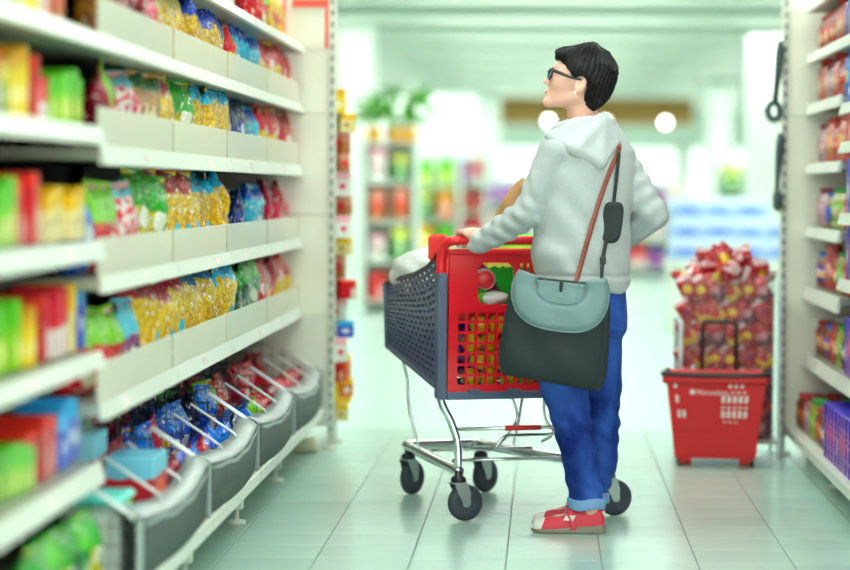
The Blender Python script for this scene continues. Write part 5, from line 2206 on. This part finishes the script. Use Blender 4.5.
# ------------------------------------------------------------------ framed sign on the left end panel
M_signr = mat('sign_red', (240, 74, 50), .4)
M_signw = mat('sign_card', (238, 238, 226), .5)
sg = thing('price_sign', 'white price card in a red-orange frame on the left end panel', 'sign', P(304, 50, 11.70))
o_ = Vector(sg.location)
xa, xb = (P(282, 40, 11.7) - o_).x, (P(327, 40, 11.7) - o_).x
zt = 2.05 - o_.z
zr = 1.965 - o_.z
MB().box(xa + .004, xb - .004, .0, .004, 0, zt).build('card', M_signw, sg)
MB().box(xb - .012, xb, -.006, .006, 0, zt, 0, bev=.002).build('frame_side', M_signr, sg)
MB().box(xa, xa + .010, -.006, .006, 0.07, zt, 0, bev=.002).build('frame_side', M_signr, sg)
MB().box(xa + .04, xb, -.008, .008, zr, zr + .035, 0, bev=.002).build('frame_top', M_signr, sg)

# beige rolls under the far end of the left shelves
M_beige = mat('beige_roll', (206, 200, 170), .6)
for q, x in enumerate((-1.16, -1.045)):
    o = MB().lathe([(.002, -.055), (.03, -.055), (.034, -.045), (.034, .045), (.03, .055), (.002, .055)], 18, axis='x').build('paper_roll', M_beige, None, True, loc=(x, 11.60, .0345))
    tag(o, ('beige roll on the floor deeper under the left shelf', 'beige roll on the floor beside the left end panel foot')[q], 'roll')

# ------------------------------------------------------------------ gondola head beyond the left panel: hanging packs
hd = thing('gondola_head', 'white shelf head behind the left end panel carrying hung packs', 'shelf unit', (0, 0, 0))
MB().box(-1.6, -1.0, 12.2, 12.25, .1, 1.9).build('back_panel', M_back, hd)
for z in (.14, .5, .85, 1.2, 1.5):
    MB().box(-1.6, -.96, 11.83, 12.2, z, z + .03).build('shelf', M_white, hd)
hk = ['b_yellow', 'b_cream', 'b_brown', 'b_brown', 'b_white', 'b_brown', 'b_white', 'b_cream', 'b_brown', 'b_red', 'b_white', 'b_blue', 'b_white', 'b_red', 'b_yellow', 'b_cream', 'b_orange', 'b_orange']
st_ = thing('hanging_strip', 'narrow white upright strip beside the left end panel', 'strip', (-.955, 12.14, 0))
MB().box(-.006, .006, -.012, .012, 0, 1.9).build('strip_bar', M_white, st_)
MB().box(-.03, .03, -.03, .03, 0, .012).build('strip_foot', M_white, st_)
hz = 1.62
for q, k_ in enumerate(hk):
    nm, desc, cat, m = PK[k_]
    H = (.11, .085, .1, .075)[q % 4]
    W = (.055, .075, .065, .05, .08)[q % 5]
    hz -= H + .002
    if q == 16:
        hz = .30
    o = put('hanging_pack', box_mesh('hanging_pack', m, W, .06, H), None, (-.965 + W / 2 + .02 * (q % 2), 12.06 + .02 * (q % 3), hz), (0, .12 * math.sin(q * 3.1), -math.pi / 2 + .5 * math.sin(q * 2.3)))
    tag(o, f'{desc.replace("carton", "pack")} hung beside the left end panel, {ordinal(q + 1)} from the top', 'pack', 'packs hung beside the left end panel')

# ------------------------------------------------------------------ far hall: shelves, pillars, plants, lights
M_pil = mat('white_pillar', (226, 234, 222), .5, var=.02)
far_rng = random.Random(11)


def far_rack(x0, x1, Y, keys, h, where, W=.2):
    """shelf rack facing the camera across the hall"""
    t = thing('far_shelving', f'blurred white shelf rack {where}', 'shelf unit', ((x0 + x1) / 2, Y, 0))
    hw2 = (x1 - x0) / 2
    MB().box(-hw2, hw2, .42, .45, 0, h).build('back_panel', M_pil, t)
    for sx in (-1, 1):
        MB().box(sx * hw2 - .02, sx * hw2 + .02, 0, .45, 0, h).build('side_panel', M_pil, t)
    nl = int(h / .36)
    for li in range(nl):
        z = .12 + li * (h - .1) / nl
        MB().box(-hw2, hw2, 0, .42, z - .03, z).build('shelf', M_white, t)
        n = int((x1 - x0 - .06) / W)
        for q in range(n):
            k_ = keys[(q + li * 3 + far_rng.randint(0, 1)) % len(keys)]
            nm, desc, cat, m = PK[k_]
            H = far_rng.choice((.24, .28, .3))
            key = ('far', k_, W, H)
            if key not in _cache:
                _cache[key] = box_mesh('carton', m, W * .92, .2, H)
            x = x0 + .03 + (q + .5) * (x1 - x0 - .06) / n
            o = put('carton', _cache[key], None, (x, Y + .12, z), (0, 0, -math.pi / 2))
            d_ = desc.split(' with')[0]
            tag(o, f'{d_} {where}, {ordinal(li + 1)} shelf up, {ordinal(q + 1)} along', 'carton', f'cartons {where}')
    return t


far_rack(-1.92, -1.62, 20.5, ['b_red', 'b_white', 'b_blue'], 1.5, 'on the near blurred left rack', .14)
far_rack(-1.72, -1.22, 25, ['b_red', 'b_brown', 'b_redwhite', 'b_white', 'b_green', 'b_red'], 1.6, 'on the first far left rack', .16)
far_rack(-1.50, -.98, 30, ['b_lime', 'b_green', 'b_orange', 'b_yellow', 'b_white'], 1.55, 'on the second far left rack', .17)
far_rack(-1.22, -.78, 35, ['b_redwhite', 'b_brown', 'b_green', 'b_red', 'b_purple'], 1.6, 'on the third far left rack', .15)
far_rack(-.95, -.2, 42, ['b_blue', 'b_white', 'b_purple', 'b_white', 'b_redwhite'], 1.35, 'on the fourth far left rack', .19)
far_rack(.9, 1.9, 36, ['b_white', 'b_redwhite', 'b_white', 'b_purple', 'b_cream'], 1.3, 'on the far right rack', .2)
far_rack(2.2, 3.2, 34, ['b_white', 'b_green', 'b_cream', 'b_white'], 1.5, 'on the rack behind the right panel', .25)
# low display of pale blue packs across the hall behind the red packets
t = thing('far_display', 'low white display table behind the bin of red packets', 'table', (1.55, 22, 0))
MB().box(-.55, .55, -.3, .3, .55, .6).build('table_top', M_white, t)
for sx in (-1, 1):
    MB().box(sx * .5 - .03, sx * .5 + .03, -.25, .25, 0, .55).build('table_leg', M_white, t)
M_pb = pack_mat('pk_paleblue', (176, 200, 236), (220, 232, 244), .6, (120, 150, 226), (.5, .4), (.3, .2), rough=.4)
pbm = box_mesh('carton', M_pb, .3, .2, .17)
for r in range(3):
    for c in range(4 - r // 2):
        o = put('carton', pbm, None, (1.17 + c * .26, 22, .6 + r * .172), (0, 0, -math.pi / 2 + far_rng.uniform(-.1, .1)))
        tag(o, f'pale blue carton on the far display table, {ordinal(r + 1)} layer up, {ordinal(c + 1)} from left', 'carton', 'pale blue cartons on the far display')

# white pillars
for q, (x, y, wd, lab) in enumerate(((-1.95, 27.5, .36, 'square white pillar rising behind the left far shelves'), (-1.0, 46, .42, 'square white pillar in the far left of the hall'),
                                     (-2.6, 18, .5, 'broad white pillar just beyond the left end panel'), (2.45, 30, .4, 'square white pillar beyond the right end panel'),
                                     (2.6, 40, .4, 'square white pillar at the far right of the hall'))):
    pl = thing('pillar', lab, 'pillar', (x, y, 0))
    MB().box(-wd / 2, wd / 2, -wd / 2, wd / 2, .1, CEIL, 0, bev=.02).build('shaft', M_pil, pl)
    MB().box(-wd / 2 - .03, wd / 2 + .03, -wd / 2 - .03, wd / 2 + .03, 0, .1, 0, bev=.01).build('plinth', M_pil, pl)

# leafy plant on top of the far shelving
M_leaf = mat('plant_leaf', (96, 176, 60), .5, var=.3, scale=9, objrand=.15)
pt = thing('potted_plant', 'leafy green plant standing on the far left rack', 'plant', (-1.42, 25.22, 1.6))
MB().lathe([(.07, 0), (.09, .01), (.11, .16), (.1, .16)], 16).build('pot', mat('terracotta', (222, 140, 70), .7), pt, True)
lf = MB().add([(0, 0, 0), (.05, -.035, .02), (.1, -.03, .01), (.15, 0, -.03), (.1, .03, .01), (.05, .035, .02)], [(0, 1, 2, 3), (0, 3, 4, 5)]).mesh('leaf', M_leaf)
for k in range(130):
    a = far_rng.uniform(0, 6.28)
    rd_ = far_rng.uniform(.03, .30)
    o = put('leaf', lf, pt, (math.cos(a) * rd_, math.sin(a) * rd_, .2 + far_rng.uniform(0, .33) * (1 - rd_)), (far_rng.uniform(-.5, .5), far_rng.uniform(-.9, .6), a + far_rng.uniform(-.6, .6)))
MB().box(-1.72, -1.22, 25.0, 25.45, 1.58, 1.6).build('rack_top', M_white, None)
_rt = bpy.data.objects['rack_top']
tag(_rt, 'white board on top of the far left rack', 'board')
for q, dx in enumerate((-.2, .02, .14)):
    o = MB().lathe([(.02, 0), (.065, .02), (.085, .08), (.065, .14), (.02, .165)], 14).build('orange_gourd', mat('orange_rind', (244, 178, 70), .5, var=.1), None, True, loc=(-1.42 + dx, 25.09, 1.6))
    tag(o, f'round orange gourd by the far plant, {ordinal(q + 1)} from left', 'gourd')

# glowing globe lamps below the brown fascia
M_globe = bpy.data.materials.new('globe_glass')
M_globe.use_nodes = True
_b = M_globe.node_tree.nodes['Principled BSDF']
_b.inputs['Base Color'].default_value = (.9, .95, .9, 1)
_b.inputs['Emission Color'].default_value = (1, 1, .96, 1)
_b.inputs['Emission Strength'].default_value = 14
for q, (px_, py_) in enumerate(((664, 122), (548, 121), (604, 122))):
    p = P(px_, py_, 47)
    t = thing('globe_lamp', ('glowing globe lamp right of the head under the brown fascia', 'glowing globe lamp left of the neck under the brown fascia', 'glowing globe lamp behind the neck under the brown fascia')[q], 'lamp', p)
    MB().lathe([(.005, -.06), (.04, -.045), (.058, 0), (.04, .045), (.005, .06)], 14).build('globe', M_globe, t, True)
    MB().tube([(0, 0, .06), (0, 0, CEIL - p.z)], .008, 6).build('cord', M_black, t)

# bright shop windows in the end wall
M_win = bpy.data.materials.new('daylit_glass')
M_win.use_nodes = True
_b = M_win.node_tree.nodes['Principled BSDF']
_b.inputs['Base Color'].default_value = (.8, .9, .85, 1)
_b.inputs['Emission Color'].default_value = (.92, 1, .96, 1)
_b.inputs['Emission Strength'].default_value = .9
for q, (xa, xb) in enumerate(((-5.2, -2.6), (-2.4, .2), (.4, 3.0), (3.2, 5.8))):
    wn = thing(f'window_{q + 1}', None, None, ((xa + xb) / 2, 59.98, 0))
    struct(wn, f'bright daylit shop window in the end wall, {ordinal(q + 1)} from the left', 'window')
    w2 = (xb - xa) / 2
    MB().box(-w2, w2, -.02, 0, .5, 2.1).build('pane', M_win, wn)
    for x in (-w2, 0, w2):
        MB().box(x - .04, x + .04, -.06, 0, .45, 2.15).build('window_frame', M_white, wn)
finish_labels()
